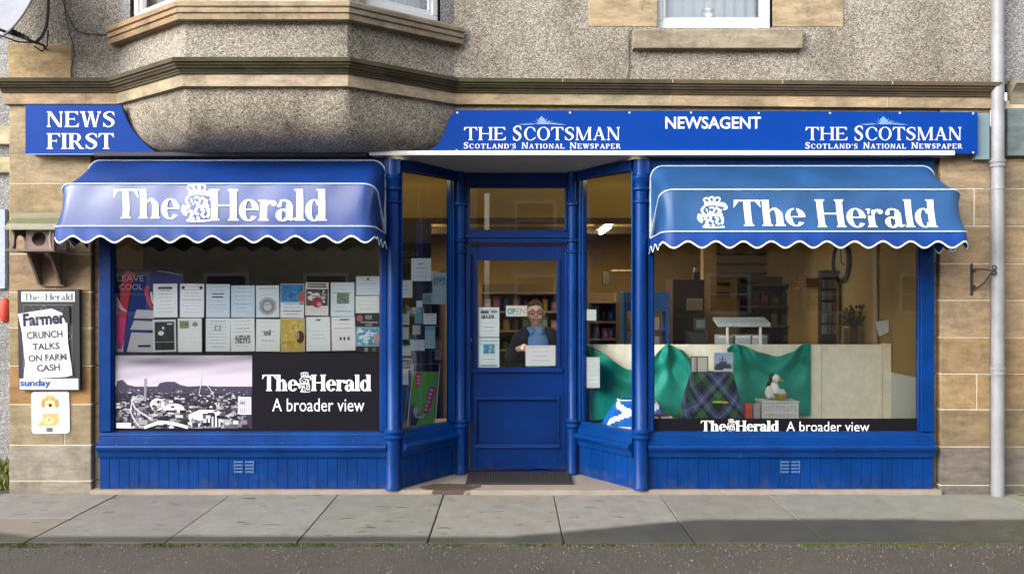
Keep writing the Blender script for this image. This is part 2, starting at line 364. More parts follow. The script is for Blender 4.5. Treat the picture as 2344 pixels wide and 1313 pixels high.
def paint(name, col, chip=(.45, .5, .62), rough=.38, amt=.70):
    """gloss paint, slightly mottled, with small worn chips"""
    m, n, b = nmat(name); L = n.links.new; tc = nd(n, 'ShaderNodeTexCoord')
    no = nd(n, 'ShaderNodeTexNoise', Scale=3.5, Detail=8, Roughness=.7); L(tc.outputs['Object'], no.inputs['Vector'])
    cr = nd(n, 'ShaderNodeMapRange'); cr.inputs[1].default_value = .3; cr.inputs[2].default_value = .7; cr.inputs[3].default_value = .70; cr.inputs[4].default_value = 1.28; L(no.outputs[0], cr.inputs[0])
    s = nd(n, 'ShaderNodeVectorMath', operation='SCALE'); s.inputs[0].default_value = col; L(cr.outputs[0], s.inputs['Scale'])
    n2 = nd(n, 'ShaderNodeTexNoise', Scale=26, Detail=5, Roughness=.8); L(tc.outputs['Object'], n2.inputs['Vector'])
    r2 = nd(n, 'ShaderNodeMapRange'); r2.inputs[1].default_value = amt; r2.inputs[2].default_value = amt + .03; L(n2.outputs[0], r2.inputs[0])
    mx = nd(n, 'ShaderNodeMix', data_type='RGBA'); L(r2.outputs[0], mx.inputs[0]); L(s.outputs[0], mx.inputs[6]); mx.inputs[7].default_value = (*chip, 1)
    sp = nd(n, 'ShaderNodeSeparateXYZ'); L(tc.outputs['Object'], sp.inputs[0]); n4 = nd(n, 'ShaderNodeTexNoise', Scale=9, Detail=9, Roughness=.8); L(tc.outputs['Object'], n4.inputs['Vector'])
    hz = nd(n, 'ShaderNodeMapRange'); hz.inputs[1].default_value = .30; hz.inputs[2].default_value = .02; L(sp.outputs[2], hz.inputs[0]); hz.inputs[3].default_value = -.12; hz.inputs[4].default_value = .12
    ad = nd(n, 'ShaderNodeMath', operation='ADD'); L(hz.outputs[0], ad.inputs[0]); L(n4.outputs[0], ad.inputs[1]); r4 = nd(n, 'ShaderNodeMapRange'); r4.inputs[1].default_value = .54; r4.inputs[2].default_value = .72; r4.inputs[4].default_value = .5; L(ad.outputs[0], r4.inputs[0])
    md = nd(n, 'ShaderNodeMix', data_type='RGBA'); L(r4.outputs[0], md.inputs[0]); L(mx.outputs[2], md.inputs[6]); md.inputs[7].default_value = (.045, .05, .065, 1)
    L(md.outputs[2], b.inputs['Base Color']); b.inputs['Roughness'].default_value = rough; b.inputs['Specular IOR Level'].default_value = .2
    bp = nd(n, 'ShaderNodeBump', Distance=.003, Strength=.25); L(n2.outputs[0], bp.inputs['Height']); L(bp.outputs[0], b.inputs['Normal'])
    return m

def stonemat(name, rough=.9, bump=.6):
    """dressed sandstone: per block colour from the mesh, bedding streaks, weathering"""
    m, n, b = nmat(name); L = n.links.new; b.inputs['Roughness'].default_value = rough; b.inputs['Specular IOR Level'].default_value = .2
    tc = nd(n, 'ShaderNodeTexCoord'); a = nd(n, 'ShaderNodeAttribute', attribute_name='Col')
    mp = nd(n, 'ShaderNodeMapping'); mp.inputs['Scale'].default_value = (1.2, 1.2, 5); L(tc.outputs['Object'], mp.inputs[0])
    n1 = nd(n, 'ShaderNodeTexNoise', Scale=3.2, Detail=10, Roughness=.72); L(mp.outputs[0], n1.inputs['Vector'])
    r1 = nd(n, 'ShaderNodeMapRange'); r1.inputs[1].default_value = .28; r1.inputs[2].default_value = .72; r1.inputs[3].default_value = .52; r1.inputs[4].default_value = 1.38; L(n1.outputs[0], r1.inputs[0])
    s = nd(n, 'ShaderNodeVectorMath', operation='SCALE'); L(a.outputs['Color'], s.inputs[0]); L(r1.outputs[0], s.inputs['Scale'])
    n2 = nd(n, 'ShaderNodeTexNoise', Scale=3.4, Detail=12, Roughness=.82); L(tc.outputs['Object'], n2.inputs['Vector'])
    r2 = nd(n, 'ShaderNodeMapRange'); r2.inputs[1].default_value = .48; r2.inputs[2].default_value = .62; r2.inputs[4].default_value = .60; L(n2.outputs[0], r2.inputs[0])
    mx = nd(n, 'ShaderNodeMix', data_type='RGBA'); L(r2.outputs[0], mx.inputs[0]); L(s.outputs[0], mx.inputs[6]); mx.inputs[7].default_value = (.10, .085, .065, 1)
    L(mx.outputs[2], b.inputs['Base Color'])
    n3 = nd(n, 'ShaderNodeTexNoise', Scale=60, Detail=6, Roughness=.7); L(mp.outputs[0], n3.inputs['Vector'])
    bp = nd(n, 'ShaderNodeBump', Distance=.008, Strength=bump); L(n3.outputs[0], bp.inputs['Height']); L(bp.outputs[0], b.inputs['Normal'])
    return m

M = {}
M['harl'] = harl('harling', (.34, .31, .265), (.042, .036, .029), (.50, .48, .43))
M['harl_grey'] = harl('grey_harling', (.30, .30, .30), (.08, .08, .08), (.6, .6, .6))
M['harl_shade'] = harl('shade_darkened_harling', (.34, .30, .24), (.03, .026, .02), (.22, .21, .19), lo=.44)  # dark patches put the shade under the oriel corbel into the harling colour
M['stone'] = stonemat('sandstone')
M['stone_smooth'] = stonemat('moulded_sandstone', bump=.3)
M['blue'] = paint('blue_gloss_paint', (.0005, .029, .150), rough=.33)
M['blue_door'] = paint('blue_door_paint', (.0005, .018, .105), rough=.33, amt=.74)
M['white_upvc'] = simple('white_window_plastic', (.58, .59, .61), .35)
M['glass'] = glass('shop_glass', 1.6, tint=(.97, .985, .98))
M['glass_up'] = glass('upper_window_glass', 2.0)
M['print'] = vcol('printed_sheet', .6, .2); M['vprint'] = vcol('window_vinyl', .5, .04); M['blue_worn'] = paint('worn_blue_sill_paint', (.0008, .031, .155), (.20, .28, .46), .3, .665)
M['matt'] = vcol('matt_coloured', .8, .2, var=.12, vs=12)
M['soft'] = vcol('goods_surface', .6, .3, var=.15, vs=25)
M['sign'] = simple('blue_sign_board', (.002, .037, .235), .4, .08, var=.07, vs=3)
M['letter'] = simple('white_vinyl_lettering', (.64, .66, .69), .45)
M['letter_blue'] = simple('pale_blue_vinyl', (.16, .28, .48), .45)
M['white'] = simple('white_paint', (.62, .63, .64), .4, var=.08, vs=5)
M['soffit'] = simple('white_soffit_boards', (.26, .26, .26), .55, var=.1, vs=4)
M['grey_board'] = simple('grey_blue_board', (.14, .21, .24), .7, var=.15, vs=5, bump=.2)
M['dark_board'] = simple('dark_timber', (.03, .03, .035), .8)
M['pipe'] = simple('pale_grey_pipe', (.225, .23, .245), .5, var=.2, vs=5)
M['iron'] = simple('black_iron', (.02, .018, .018), .55, bump=.3, bs=80)
M['rubber'] = simple('black_cable', (.03, .03, .03), .6)
M['brass'] = simple('worn_brass', (.55, .50, .36), .35, metal=.8, var=.2, vs=30)
M['steel'] = simple('grey_metal', (.45, .46, .48), .4, metal=.6)
# ================================================================ GROUND
def flat_mat(kind):
    m, n, b = nmat(kind); L = n.links.new; tc = nd(n, 'ShaderNodeTexCoord'); b.inputs['Specular IOR Level'].default_value = .4
    sp = nd(n, 'ShaderNodeSeparateXYZ'); L(tc.outputs['Object'], sp.inputs[0])
    def noise(s, d=6, r=.6, v=None):
        x = nd(n, 'ShaderNodeTexNoise', Scale=s, Detail=d, Roughness=r); L(v or tc.outputs['Object'], x.inputs['Vector']); return x.outputs[0]
    def rng(i, a, c, lo=0, hi=1):
        x = nd(n, 'ShaderNodeMapRange'); L(i, x.inputs[0])
        for k, v in zip((1, 2, 3, 4), (a, c, lo, hi)): x.inputs[k].default_value = v
        return x.outputs[0]
    def math_(op, a, c):
        x = nd(n, 'ShaderNodeMath', operation=op)
        for k, v in enumerate((a, c)):
            if isinstance(v, (int, float)): x.inputs[k].default_value = v
            else: L(v, x.inputs[k])
        return x.outputs[0]
    def mix(f, a, c, bt='MIX'):
        x = nd(n, 'ShaderNodeMix', data_type='RGBA', blend_type=bt); 
        if isinstance(f, float): x.inputs[0].default_value = f
        else: L(f, x.inputs[0])
        for k, v in ((6, a), (7, c)):
            if isinstance(v, tuple): x.inputs[k].default_value = (*v, 1)
            else: L(v, x.inputs[k])
        return x.outputs[2]
    return m, n, b, L, tc, sp, noise, rng, math_, mix

m, n, b, L, tc, sp, noise, rng, math_, mix = flat_mat('pavement_slabs')
at = nd(n, 'ShaderNodeAttribute', attribute_name='Col').outputs['Color']
base = mix(rng(noise(5, 9, .75), .3, .7), (.166, .160, .142), (.246, .237, .212)); base = mix(1.0, base, at, 'MULTIPLY')
base = mix(rng(noise(60, 4, .7), .58, .72, 0, .5), base, (.16, .15, .13))
# damp strip along the kerb, wider to the right; damp spots
thr = math_('ADD', rng(sp.outputs[0], .0, 1.3, -1.17, -.74), math_('MULTIPLY', noise(2.2, 8, .7), -.12))
thr = math_('ADD', thr, rng(sp.outputs[0], -4.2, -3.2, .30, 0))
wet1 = math_('SUBTRACT', 1, rng(math_('SUBTRACT', sp.outputs[1], thr), -.05, .035))
def nd_v(s):
    x = nd(n, 'ShaderNodeTexVoronoi', Scale=s); L(tc.outputs['Object'], x.inputs['Vector']); return x.outputs['Distance']
mpn = nd(n, 'ShaderNodeMapping'); mpn.inputs['Scale'].default_value = (1, 2.6, 1); L(tc.outputs['Object'], mpn.inputs[0])
wet2 = math_('MULTIPLY', rng(noise(5.5, 3, .5, mpn.outputs[0]), .64, .67), rng(sp.outputs[0], 1.6, .6))
gum = rng(nd_v(14), .055, .04); base = mix(math_('MULTIPLY', gum, .55), base, (.11, .105, .095))
base = mix(rng(noise(1.7, 10, .8), .52, .66, 0, .45), base, (.17, .145, .115))
wet = math_('MAXIMUM', wet1, math_('MULTIPLY', wet2, .8))
base = mix(wet, base, mix(rng(noise(4, 8, .7), .3, .7), (.045, .043, .036), (.070, .066, .054)))
moss = math_('MULTIPLY', rng(noise(7, 8, .75), .5, .7), rng(sp.outputs[0], 2.6, 3.8, 0, .6)); base = mix(moss, base, (.20, .24, .08))
L(base, b.inputs['Base Color']); L(rng(wet, 0, 1, .85, .6), b.inputs['Roughness'])
bp = nd(n, 'ShaderNodeBump', Distance=.006, Strength=.5); L(noise(70, 6, .7), bp.inputs['Height']); L(bp.outputs[0], b.inputs['Normal']); M['slab'] = m

m, n, b, L, tc, sp, noise, rng, math_, mix = flat_mat('worn_tarmac')
base = mix(rng(noise(1.3, 9, .7), .35, .65), (.060, .050, .042), (.091, .075, .060))
base = mix(rng(noise(140, 3, .7), .55, .75, 0, .7), base, (.299, .276, .241)); base = mix(rng(noise(90, 3, .6), .60, .72, 0, .7), base, (.034, .031, .028))
L(base, b.inputs['Base Color']); b.inputs['Roughness'].default_value = .8
bp = nd(n, 'ShaderNodeBump', Distance=.015, Strength=.9); L(noise(110, 5, .75), bp.inputs['Height']); L(bp.outputs[0], b.inputs['Normal']); M['tarmac'] = m

m, n, b, L, tc, sp, noise, rng, math_, mix = flat_mat('threshold_stone')
base = mix(rng(noise(4, 9, .75), .3, .7), (.221, .178, .144), (.307, .258, .215))
def ell_(cx, cy, rx, ry):
    dx = math_('DIVIDE', math_('SUBTRACT', sp.outputs[0], cx), rx); dy = math_('DIVIDE', math_('SUBTRACT', sp.outputs[1], cy), ry)
    return math_('ADD', math_('MULTIPLY', dx, dx), math_('MULTIPLY', dy, dy))
q = math_('ADD', ell_(-.50, .06, .27, .15), math_('MULTIPLY', math_('SUBTRACT', noise(9, 6, .7), .5), 2.4))
base = mix(math_('SUBTRACT', 1, rng(q, .75, .95)), base, (.075, .05, .036)); L(base, b.inputs['Base Color']); b.inputs['Roughness'].default_value = .8
bp = nd(n, 'ShaderNodeBump', Distance=.006, Strength=.5); L(noise(50, 6, .7), bp.inputs['Height']); L(bp.outputs[0], b.inputs['Normal']); M['threshold'] = m

KY = -1.375
rnd = random.Random(3)
g = MB(); g.grid(lambda u, v: (-60 + 120 * u, -60 + (60 + KY) * v, -.012), 12, 12); road = g.build('road', M['tarmac']); tag(road, 'brown grey worn tarmac road in front of the shop', 'road', kind='structure')
g = MB(); g.grid(lambda u, v: (-60 + 120 * u, KY + 61 * v, -.02), 4, 4); gs = g.build('ground', simple('earth_bed', (.05, .045, .035), .95)); tag(gs, 'earth under the paving', 'ground', kind='structure')
xs = [-9.5, -8.4, -7.4, -6.3, -5.2, -4.15, -3.2, -2.28, -1.41, -.555, .34, 1.2, 2.07, 2.94, 3.96, 5.0, 6.1, 7.2, 8.3, 9.5]
g = MB()
for a, c in zip(xs, xs[1:]):
    k = rnd.uniform(.86, 1.1); col = (k, k * rnd.uniform(.97, 1.01), k * rnd.uniform(.93, 1.0)); dz = rnd.uniform(-.003, .003)
    if a == -4.15: g.box(a + .004, c - .004, KY, -.78, -.12, dz, (.95, .86, .78)); g.box(a + .004, c - .004, -.772, -.02, -.12, dz + .002, col)
    else: g.box(a + .004, c - .004, KY, -.02, -.12, dz, col)
pav = g.build('pavement', M['slab'], bevel=.005); tag(pav, 'grey stone slab pavement, damp along its kerb', 'pavement', kind='structure')

# loose gravel, moss and grass
g = MB()
for i in range(8000):
    x = rnd.uniform(-5, 5); t = rnd.random() ** 2.2; y = KY - .03 - t * 1.1
    if rnd.random() < .25: y = rnd.uniform(-3.2, KY)
    s = rnd.uniform(.0022, .0065) * (1.7 if rnd.random() < .06 else 1); k = rnd.choice([(.17, .16, .145), (.11, .10, .085), (.24, .225, .20), (.06, .055, .05), (.16, .115, .085), (.09, .08, .07)])
    a = [Vector((rnd.uniform(.6, 1.2) * s * dx, rnd.uniform(.6, 1.2) * s * dy, rnd.uniform(.5, 1) * s * dz)) for dx, dy, dz in ((1, 0, 0), (0, 1, 0), (-1, 0, 0), (0, -1, 0), (0, 0, 1), (0, 0, -1))]
    c = Vector((x, y, -.012 + s * .3)); g.mesh([c + p for p in a], [(0, 1, 4), (1, 2, 4), (2, 3, 4), (3, 0, 4), (1, 0, 5), (2, 1, 5), (3, 2, 5), (0, 3, 5)], k)
gr = g.build('loose_gravel', M['matt']); tag(gr, 'loose gravel scattered along the road edge', 'gravel', kind='stuff')
def tuft(g, x, y, z, n_, h, spread, cols):
    for _ in range(n_):
        px, py = x + rnd.gauss(0, spread), y + rnd.gauss(0, spread * .6); a = rnd.uniform(0, 6.28); hh = h * rnd.uniform(.4, 1.2); wd = hh * .14 + .0015
        lx, ly = math.cos(a), math.sin(a); tx, ty = rnd.uniform(-.6, .6) * hh, rnd.uniform(-.5, .5) * hh
        g.face([(px - lx * wd, py - ly * wd, z), (px + lx * wd, py + ly * wd, z), (px + tx * .6 + lx * wd * .6, py + ty * .6 + ly * wd * .6, z + hh * .7), (px + tx, py + ty, z + hh)], rnd.choice(cols))
GC = [(.10, .15, .03), (.14, .19, .04), (.18, .21, .06), (.07, .11, .025), (.20, .19, .09)]
g = MB(); tn = lambda x: .5 + .5 * math.sin(x * 2.1 + 1) * math.sin(x * 5.3) + .3 * math.sin(x * 13)
for i in range(4200):
    x = rnd.uniform(-5, 5)
    if rnd.random() > .10 + .9 * max(0, min(1, 1.6 * tn(x) - .35)): continue
    tuft(g, x, KY - .010 - abs(rnd.gauss(0, .03)), -.013, 5, .014, .012, [(.06, .09, .02), (.09, .12, .03), (.11, .12, .04), (.05, .065, .02), (.12, .11, .055)])
gg = g.build('kerb_grass', M['matt']); tag(gg, 'moss and short grass growing along the kerb joint', 'grass', kind='stuff')
g = MB()
for i in range(160): tuft(g, 4.35 + rnd.gauss(0, .14), -.08 + rnd.gauss(0, .03), -.01, 5, .03, .02, GC)
gt = g.build('weeds', M['matt']); tag(gt, 'low green weeds at the wall foot beside the downpipe', 'weeds', kind='stuff')
g = MB()
for i in range(1500): tuft(g, rnd.uniform(-6.5, -4.15), rnd.uniform(.2, 1.0), -.02, 6, .11, .03, GC)
gt = g.build('grass', M['matt']); tag(gt, 'rough green grass at the far left beyond the wall corner', 'grass', kind='stuff')
for x, y, s in ((3.86, -.06, .022), (3.90, -.10, .014), (4.06, -.13, .018), (4.10, -.07, .025), (4.16, -.11, .013)):
    pass

# ================================================================ SHOP BUILDING
B = thing('shop_building', 'harled stone building with blue newsagent shopfront, oriel bay above and recessed door', 'building', (0, 0, 0))
TAN = [(.50, .37, .22), (.55, .42, .27), (.46, .33, .18), (.52, .43, .30), (.58, .40, .24), (.48, .40, .27)]
ORG = [(.50, .28, .11), (.54, .33, .14), (.46, .30, .15)]
GRY = [(.36, .32, .26), (.40, .36, .29), (.32, .28, .22)]
def course(mb, x0, x1, y0, y1, zs, cols, vj=None, gap=.006):
    for i, (za, zb) in enumerate(zip(zs, zs[1:])):
        js = [x0] + list((vj or {}).get(i, [])) + [x1]
        for a, c in zip(js, js[1:]):
            col = cols[i % len(cols)] if not isinstance(cols[i % len(cols)], list) else rnd.choice(cols[i % len(cols)])
            k = rnd.uniform(.92, 1.08); mb.box(a + gap / 2, c - gap / 2, y0 + rnd.uniform(0, .002), y1, za + gap / 2, zb - gap / 2, tuple(v * k for v in col))

XL, XR = -4.115, 3.915
# pilasters either side of the shopfront
left_y = [240, 419, 500, 581, 668, 750, 837, 925, 1018, 1100, 1136]
zl = sorted(PZ(y) for y in left_y); zl[0] = -.02
xa = XL; xb = PX(209); rv = PX(228); rr = PX(2136)
g = MB(); colsL = [(.238, .206, .162), (.271, .238, .195), [(.325, .200, .092), (.260, .206, .130)], (.314, .179, .075), (.271, .216, .119), (.303, .227, .135), (.271, .195, .119), (.335, .238, .141), (.325, .244, .141), (.358, .281, .179)]
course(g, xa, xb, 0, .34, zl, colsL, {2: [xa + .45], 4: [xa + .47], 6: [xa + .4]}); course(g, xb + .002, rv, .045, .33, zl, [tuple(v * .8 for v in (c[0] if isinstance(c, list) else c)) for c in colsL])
g.build('pilaster_blocks', M['stone'], B, bevel=.006); g = MB()
mort = MB(); mort.box(xa + .004, xb - .004, .006, .33, -.02, zl[-1], (.62, .56, .45))
right_y = [240, 431, 517, 603, 687, 772, 855, 937, 1022, 1110, 1136]
zr = sorted(PZ(y) for y in right_y); zr[0] = -.02; xc = PX(2152)
colsR = [(.157, .134, .111), (.167, .144, .121), (.232, .171, .101), (.306, .208, .107), (.296, .199, .107), (.306, .218, .134), (.301, .214, .134), (.311, .222, .129), (.296, .227, .148), (.306, .227, .144)]
course(g, xc, XR, 0, .34, zr, colsR, {3: [xc + .3], 6: [], 8: [xc + .28]})
MORT = simple('lime_mortar', (.60, .54, .42), .95, var=.1); mort.build('mortar', MORT, B); mort = MB()
mort.box(xc + .004, XR - .004, .006, .33, -.02, zr[-1], (.62, .56, .45))
# the reveal (return) of each pilaster, set back
for xx0, xx1, zz, cs in ((rr, xc - .002, zr, colsR),):
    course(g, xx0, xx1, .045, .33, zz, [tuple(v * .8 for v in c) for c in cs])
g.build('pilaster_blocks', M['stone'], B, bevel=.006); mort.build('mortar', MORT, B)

# lintel band under the cornice (tan flat band), wall behind the signs
g = MB(); g.box(xb, xc, .02, .3, 2.74, 3.17, (.283, .227, .154)); g.build('lintel', M['stone_smooth'], B)
# plan of the oriel
W1, F1, F2, W2 = (-3.20, 0.0), (-2.443, -.60), (-1.231, -.60), (-.475, 0.0)
def offset_path(pts, d):
    out = []
    for i, p in enumerate(pts):
        ns = []
        for a, c in ((i - 1, i), (i, i + 1)):
            if a < 0 or c >= len(pts): continue
            dx, dy = pts[c][0] - pts[a][0], pts[c][1] - pts[a][1]; L_ = math.hypot(dx, dy); ns.append((dy / L_, -dx / L_))
        if len(ns) == 1: nx, ny = ns[0]; k = 1
        else:
            nx, ny = ns[0][0] + ns[1][0], ns[0][1] + ns[1][1]; L_ = math.hypot(nx, ny); nx /= L_; ny /= L_; k = 1 / (nx * ns[0][0] + ny * ns[0][1])
        out.append((p[0] + nx * d * k, p[1] + ny * d * k))
    return out
def sweep(mb, path, prof, dzf=None, col=(1, 1, 1), colf=None, cap=True):
    rows = [[(x, y, z + (dzf(x) if dzf else 0)) for x, y in offset_path(path, d)] for d, z in prof]
    n = len(path)
    for a, c in zip(rows, rows[1:]):
        for i in range(n - 1): mb.face([a[i], a[i + 1], c[i + 1], c[i]], colf(i) if colf else col)
    if cap:
        for i in (0, n - 1): mb.face([r[i] for r in rows] + [(path[i][0], path[i][1] + .01, rows[-1][0][2])], col)
dz = lambda x: -.008 * (x + .5) if x > -.5 else 0
path = [(XL - .03, 0), W1, F1, F2, W2, (XR + .02, 0)]
def densify(p, step=.93):
    out = []
    for a, c in zip(p, p[1:]):
        k = max(1, round(math.dist(a, c) / step)); out += [(a[0] + (c[0] - a[0]) * i / k, a[1] + (c[1] - a[1]) * i / k) for i in range(k)]
    return out + [p[-1]]
pd = densify(path)
bandc = [rnd.choice([(.367, .295, .203), (.341, .262, .164), (.394, .321, .236), (.328, .276, .184), (.394, .289, .184)]) for _ in pd]
mouc = [rnd.choice([(.084, .068, .042), (.066, .055, .033), (.097, .073, .044), (.057, .053, .026)]) for _ in pd]
g = MB(); sweep(g, pd, [(-.05, 3.172), (.035, 3.172), (.035, 3.262)], dz, colf=lambda i: bandc[i])
g.build('band_course', M['stone_smooth'], B)
g = MB(); sweep(g, pd, [(.035, 3.262), (.052, 3.262), (.056, 3.274), (.066, 3.279), (.068, 3.289), (.088, 3.296), (.095, 3.308), (.108, 3.314), (.110, 3.326), (.128, 3.332), (.130, 3.362), (-.02, 3.392)], dz, colf=lambda i: mouc[i])
g.build('cornice', M['stone_smooth'], B)
# joints between the stones of band and cornice
JM = simple('pale_joint', (.40, .36, .30), .9)
for i, (x, y) in enumerate(pd[1:-1]):
    if abs(y) < 1e-6 and x not in (W1[0], W2[0]): g = MB(); g.box(x - .003, x + .003, -.038, .0, 3.18 + dz(x), 3.262 + dz(x)); g.build('band_joint', JM, B); g = MB(); g.box(x - .003, x + .003, -.1315, .0, 3.334 + dz(x), 3.36 + dz(x)); g.build('cornice_joint', JM, B)

# upper wall
ZT = 5.6
def holes_wall(mb, x0, x1, z0, z1, y, hs, t=.3):
    xs = sorted({x0, x1} | {h[0] for h in hs} | {h[1] for h in hs}); zs = sorted({z0, z1} | {h[2] for h in hs} | {h[3] for h in hs})
    for a, c in zip(xs, xs[1:]):
        for p, q in zip(zs, zs[1:]):
            mx_, mz = (a + c) / 2, (p + q) / 2
            if any(h[0] < mx_ < h[1] and h[2] < mz < h[3] for h in hs): continue
            mb.box(a, c, y, y + t, p, q)
wx0, wx1, wz0 = PX(1505), PX(1768), 3.80
qx0, qx1 = PX(1347), PX(1930)
g = MB(); holes_wall(g, XL + .15, W1[0] + .1, 3.36, ZT, .0, []); g.box(XL + .001, XL + .15, .001, .3, 3.66, ZT); g.build('upper_wall', M['harl'], B); g = MB(); holes_wall(g, W2[0] - .1, XR, 3.34, ZT, .0, [(wx0, wx1, wz0, 5.2)])
g.build('upper_wall', M['harl'], B)
g = MB(); g.box(XL, PX(165), -.006, .3, 3.36, 3.665, (.339, .246, .135)); g.build('corner_stone', M['stone'], B, bevel=.005); g = MB(); g.box(XL, XL + .42, -.006, .3, 4.25, 4.55, (.307, .246, .166)); g.build('corner_stone', M['stone'], B, bevel=.005)
for (a, c, h) in ((qx0, wx0, wx0 - .27), (wx1, qx1, wx1 + .27)):
    g = MB(); lft = a < wx0; g.box(a, c, -.006, .28, PZ(62), 4.12, (.357, .277, .178)); g.box(*((h, c) if lft else (a, h)), -.006, .28, 4.125, 4.5, (.320, .258, .178)); g.box(a, c, -.006, .28, 4.505, 4.9, (.339, .258, .166)); g.build('window_margin', M['stone'], B, bevel=.005)
g = MB(); x0, x1 = PX(1450, -.08), PX(1838, -.08); zt, zb = PZ(66, -.08), PZ(110, -.08)
g.prism([(x0, -.08, zb), (x0, .1, zb), (x0, .1, zt + .02), (x0, -.06, zt), (x0, -.08, zt - .01)], (x1 - x0, 0, 0), (.258, .221, .160)); g.build('window_sill', M['stone_smooth'], B, bevel=.004)

def upper_window(p0, p1, z0, z1, yin, parent, label=None):
    """white sash window between two plan points"""
    a = Vector((*p0, 0)); c = Vector((*p1, 0)); t = (c - a).normalized(); nrm = Vector((t.y, -t.x, 0)); Lw = (c - a).length
    MX = Matrix(((t.x, -nrm.x, 0, a.x), (t.y, -nrm.y, 0, a.y), (0, 0, 1, 0), (0, 0, 0, 1)))
    g = MB(); f = .075
    for bx in ((0, Lw, z0, z0 + f), (0, Lw, z1 - f, z1), (0, f * .7, z0 + f, z1 - f), (Lw - f * .7, Lw, z0 + f, z1 - f), (f * .7, Lw - f * .7, (z0 + z1) / 2 - .03, (z0 + z1) / 2 + .03)): g.box(bx[0], bx[1], yin, yin + .07, bx[2], bx[3], M=MX)
    g.box(f * .7, Lw - f * .7, yin + .02, yin + .06, z0 + f + .0, z0 + f + .035, M=MX)
    g.box(f * .7, f * .7 + .03, yin + .02, yin + .06, z0 + f + .035, z1 - f, M=MX); g.box(Lw - f * .7 - .03, Lw - f * .7, yin + .02, yin + .06, z0 + f + .035, z1 - f, M=MX)
    wn = g.build('upper_window', M['white_upvc'], parent, bevel=.006)
    if label: wn['label'] = label
    g = MB(); g.box(f, Lw - f, yin + .038, yin + .044, z0 + f, z1 - f, M=MX); g.build('pane', M['glass_up'], wn)
    g = MB(); g.grid(lambda u, v: MX @ Vector((f + (Lw - 2 * f) * u, yin + .16 + .012 * math.sin(u * Lw * 60), z0 + (z1 - z0) * v)), 90, 2); g.build('net_curtain', M['net'], wn, smooth=True)
    return wn
M['net'] = simple('white_net', (.72, .74, .80), .9)
upper_window((wx0, 0), (wx1, 0), wz0, 5.2, .06, B, 'white sash window on a stone sill above the shop sign')
g = MB(); g.box(wx0 + .1, wx0 + .5, .1, .2, wz0 + .02, wz0 + .05); 
# oriel body
def seg_pt(a, c, t): return (a[0] + (c[0] - a[0]) * t, a[1] + (c[1] - a[1]) * t)
g = MB()
for (a, c) in ((W1, F1), (F1, F2), (F2, W2)):
    g.face([(*a, 3.36), (*c, 3.36), (*c, 3.68), (*a, 3.68)])
orl = g.build('oriel_body', M['harl'], B)
# oriel corner piers and lintel above the sill
g = MB(); g2 = MB()
zs0, zs1 = 3.80, 5.15
for (a, c), (t0, t1) in zip(((W1, F1), (F1, F2), (F2, W2)), ((.16, .86), (.14, .86), (.16, .86))):
    ai, ci = seg_pt(a, c, t0), seg_pt(a, c, t1)
    g.face([(*a, 3.68), (*ai, 3.68), (*ai, ZT), (*a, ZT)]); g.face([(*ci, 3.68), (*c, 3.68), (*c, ZT), (*ci, ZT)]); g.face([(*ai, zs1), (*ci, zs1), (*ci, ZT), (*ai, ZT)])
    upper_window(ai, ci, zs0, zs1, .03, B)
g.face([(*W1, ZT), (*F1, ZT), (*F2, ZT), (*W2, ZT)])
g.build('oriel_wall', M['harl_grey'], orl)
g = MB(); op = [W1, F1, F2, W2]
prof = [(-.05, 3.655), (.075, 3.655), (.08, 3.688), (.072, 3.694), (.074, 3.70), (.088, 3.704), (.09, 3.732), (.08, 3.738), (.084, 3.744), (.098, 3.748), (.10, 3.775), (.09, 3.79), (-.10, 3.83)]
cl = [(.289, .197, .118), (.302, .243, .164), (.236, .197, .144)]
ext = [(W1[0] - .03, .02), F1, F2, (W2[0] + .03, .02)]
sweep(g, ext, prof, colf=lambda i: cl[i]); g.build('oriel_sill', M['stone_smooth'], B)
# oriel corbel (curved harled underside)
def planpt(u, t):
    k = t ** 2.1; rk = t ** 1.3
    top = [(-3.215, 0.02), (-2.445, -.585), (-1.229, -.585), (-.46, 0.02)]; bot = [(-2.84, 0.02), (-2.45, -.11), (-1.22, -.11), (-.72, 0.02)]
    pts = [(a[0] + (c[0] - a[0]) * k, a[1] + (c[1] - a[1]) * (t ** 2.4)) for a, c in zip(top, bot)]
    r = .03 + .38 * rk    # fraction of each side eaten by the rounding
    pl = [pts[0]]
    for i in (1, 2):
        a, b_, c = pts[i - 1], pts[i], pts[i + 1]; f1 = r * .55; f2 = r * .42
        if i == 2: f1, f2 = f2, f1
        s, e = (b_[0] + (a[0] - b_[0]) * f1, b_[1] + (a[1] - b_[1]) * f1), (b_[0] + (c[0] - b_[0]) * f2, b_[1] + (c[1] - b_[1]) * f2)
        for q in range(9):
            w_ = q / 8; pl.append(((1 - w_) ** 2 * s[0] + 2 * w_ * (1 - w_) * b_[0] + w_ * w_ * e[0], (1 - w_) ** 2 * s[1] + 2 * w_ * (1 - w_) * b_[1] + w_ * w_ * e[1]))
    pl.append(pts[3]); return pl[u]
NT = 18; rows = []
for j in range(NT + 1):
    t = j / NT; tt = math.sin(t * math.pi / 2) ; rows.append([(*planpt(u, tt), 3.175 - .415 * (1 - (1 - t) ** 1.0) * (1 if True else 1)) for u in range(20)])
# z follows a quarter round: steep at first then flattening
g = MB()
for j in range(NT + 1):
    t = j / NT; th = t * math.pi / 2; z = 3.175 - .415 * math.sin(th) ; kk = 1 - math.cos(th)
    rows[j] = [(*planpt(u, max(kk, 1e-4) ** .62), z) for u in range(20)]
g.mesh([p for r_ in rows for p in r_], [(j * 20 + u, j * 20 + u + 1, (j + 1) * 20 + u + 1, (j + 1) * 20 + u) for j in range(NT) for u in range(19)])
g.face(rows[-1][::-1]); cb = g.build('oriel_corbel', M['harl_shade'], B, smooth=True)

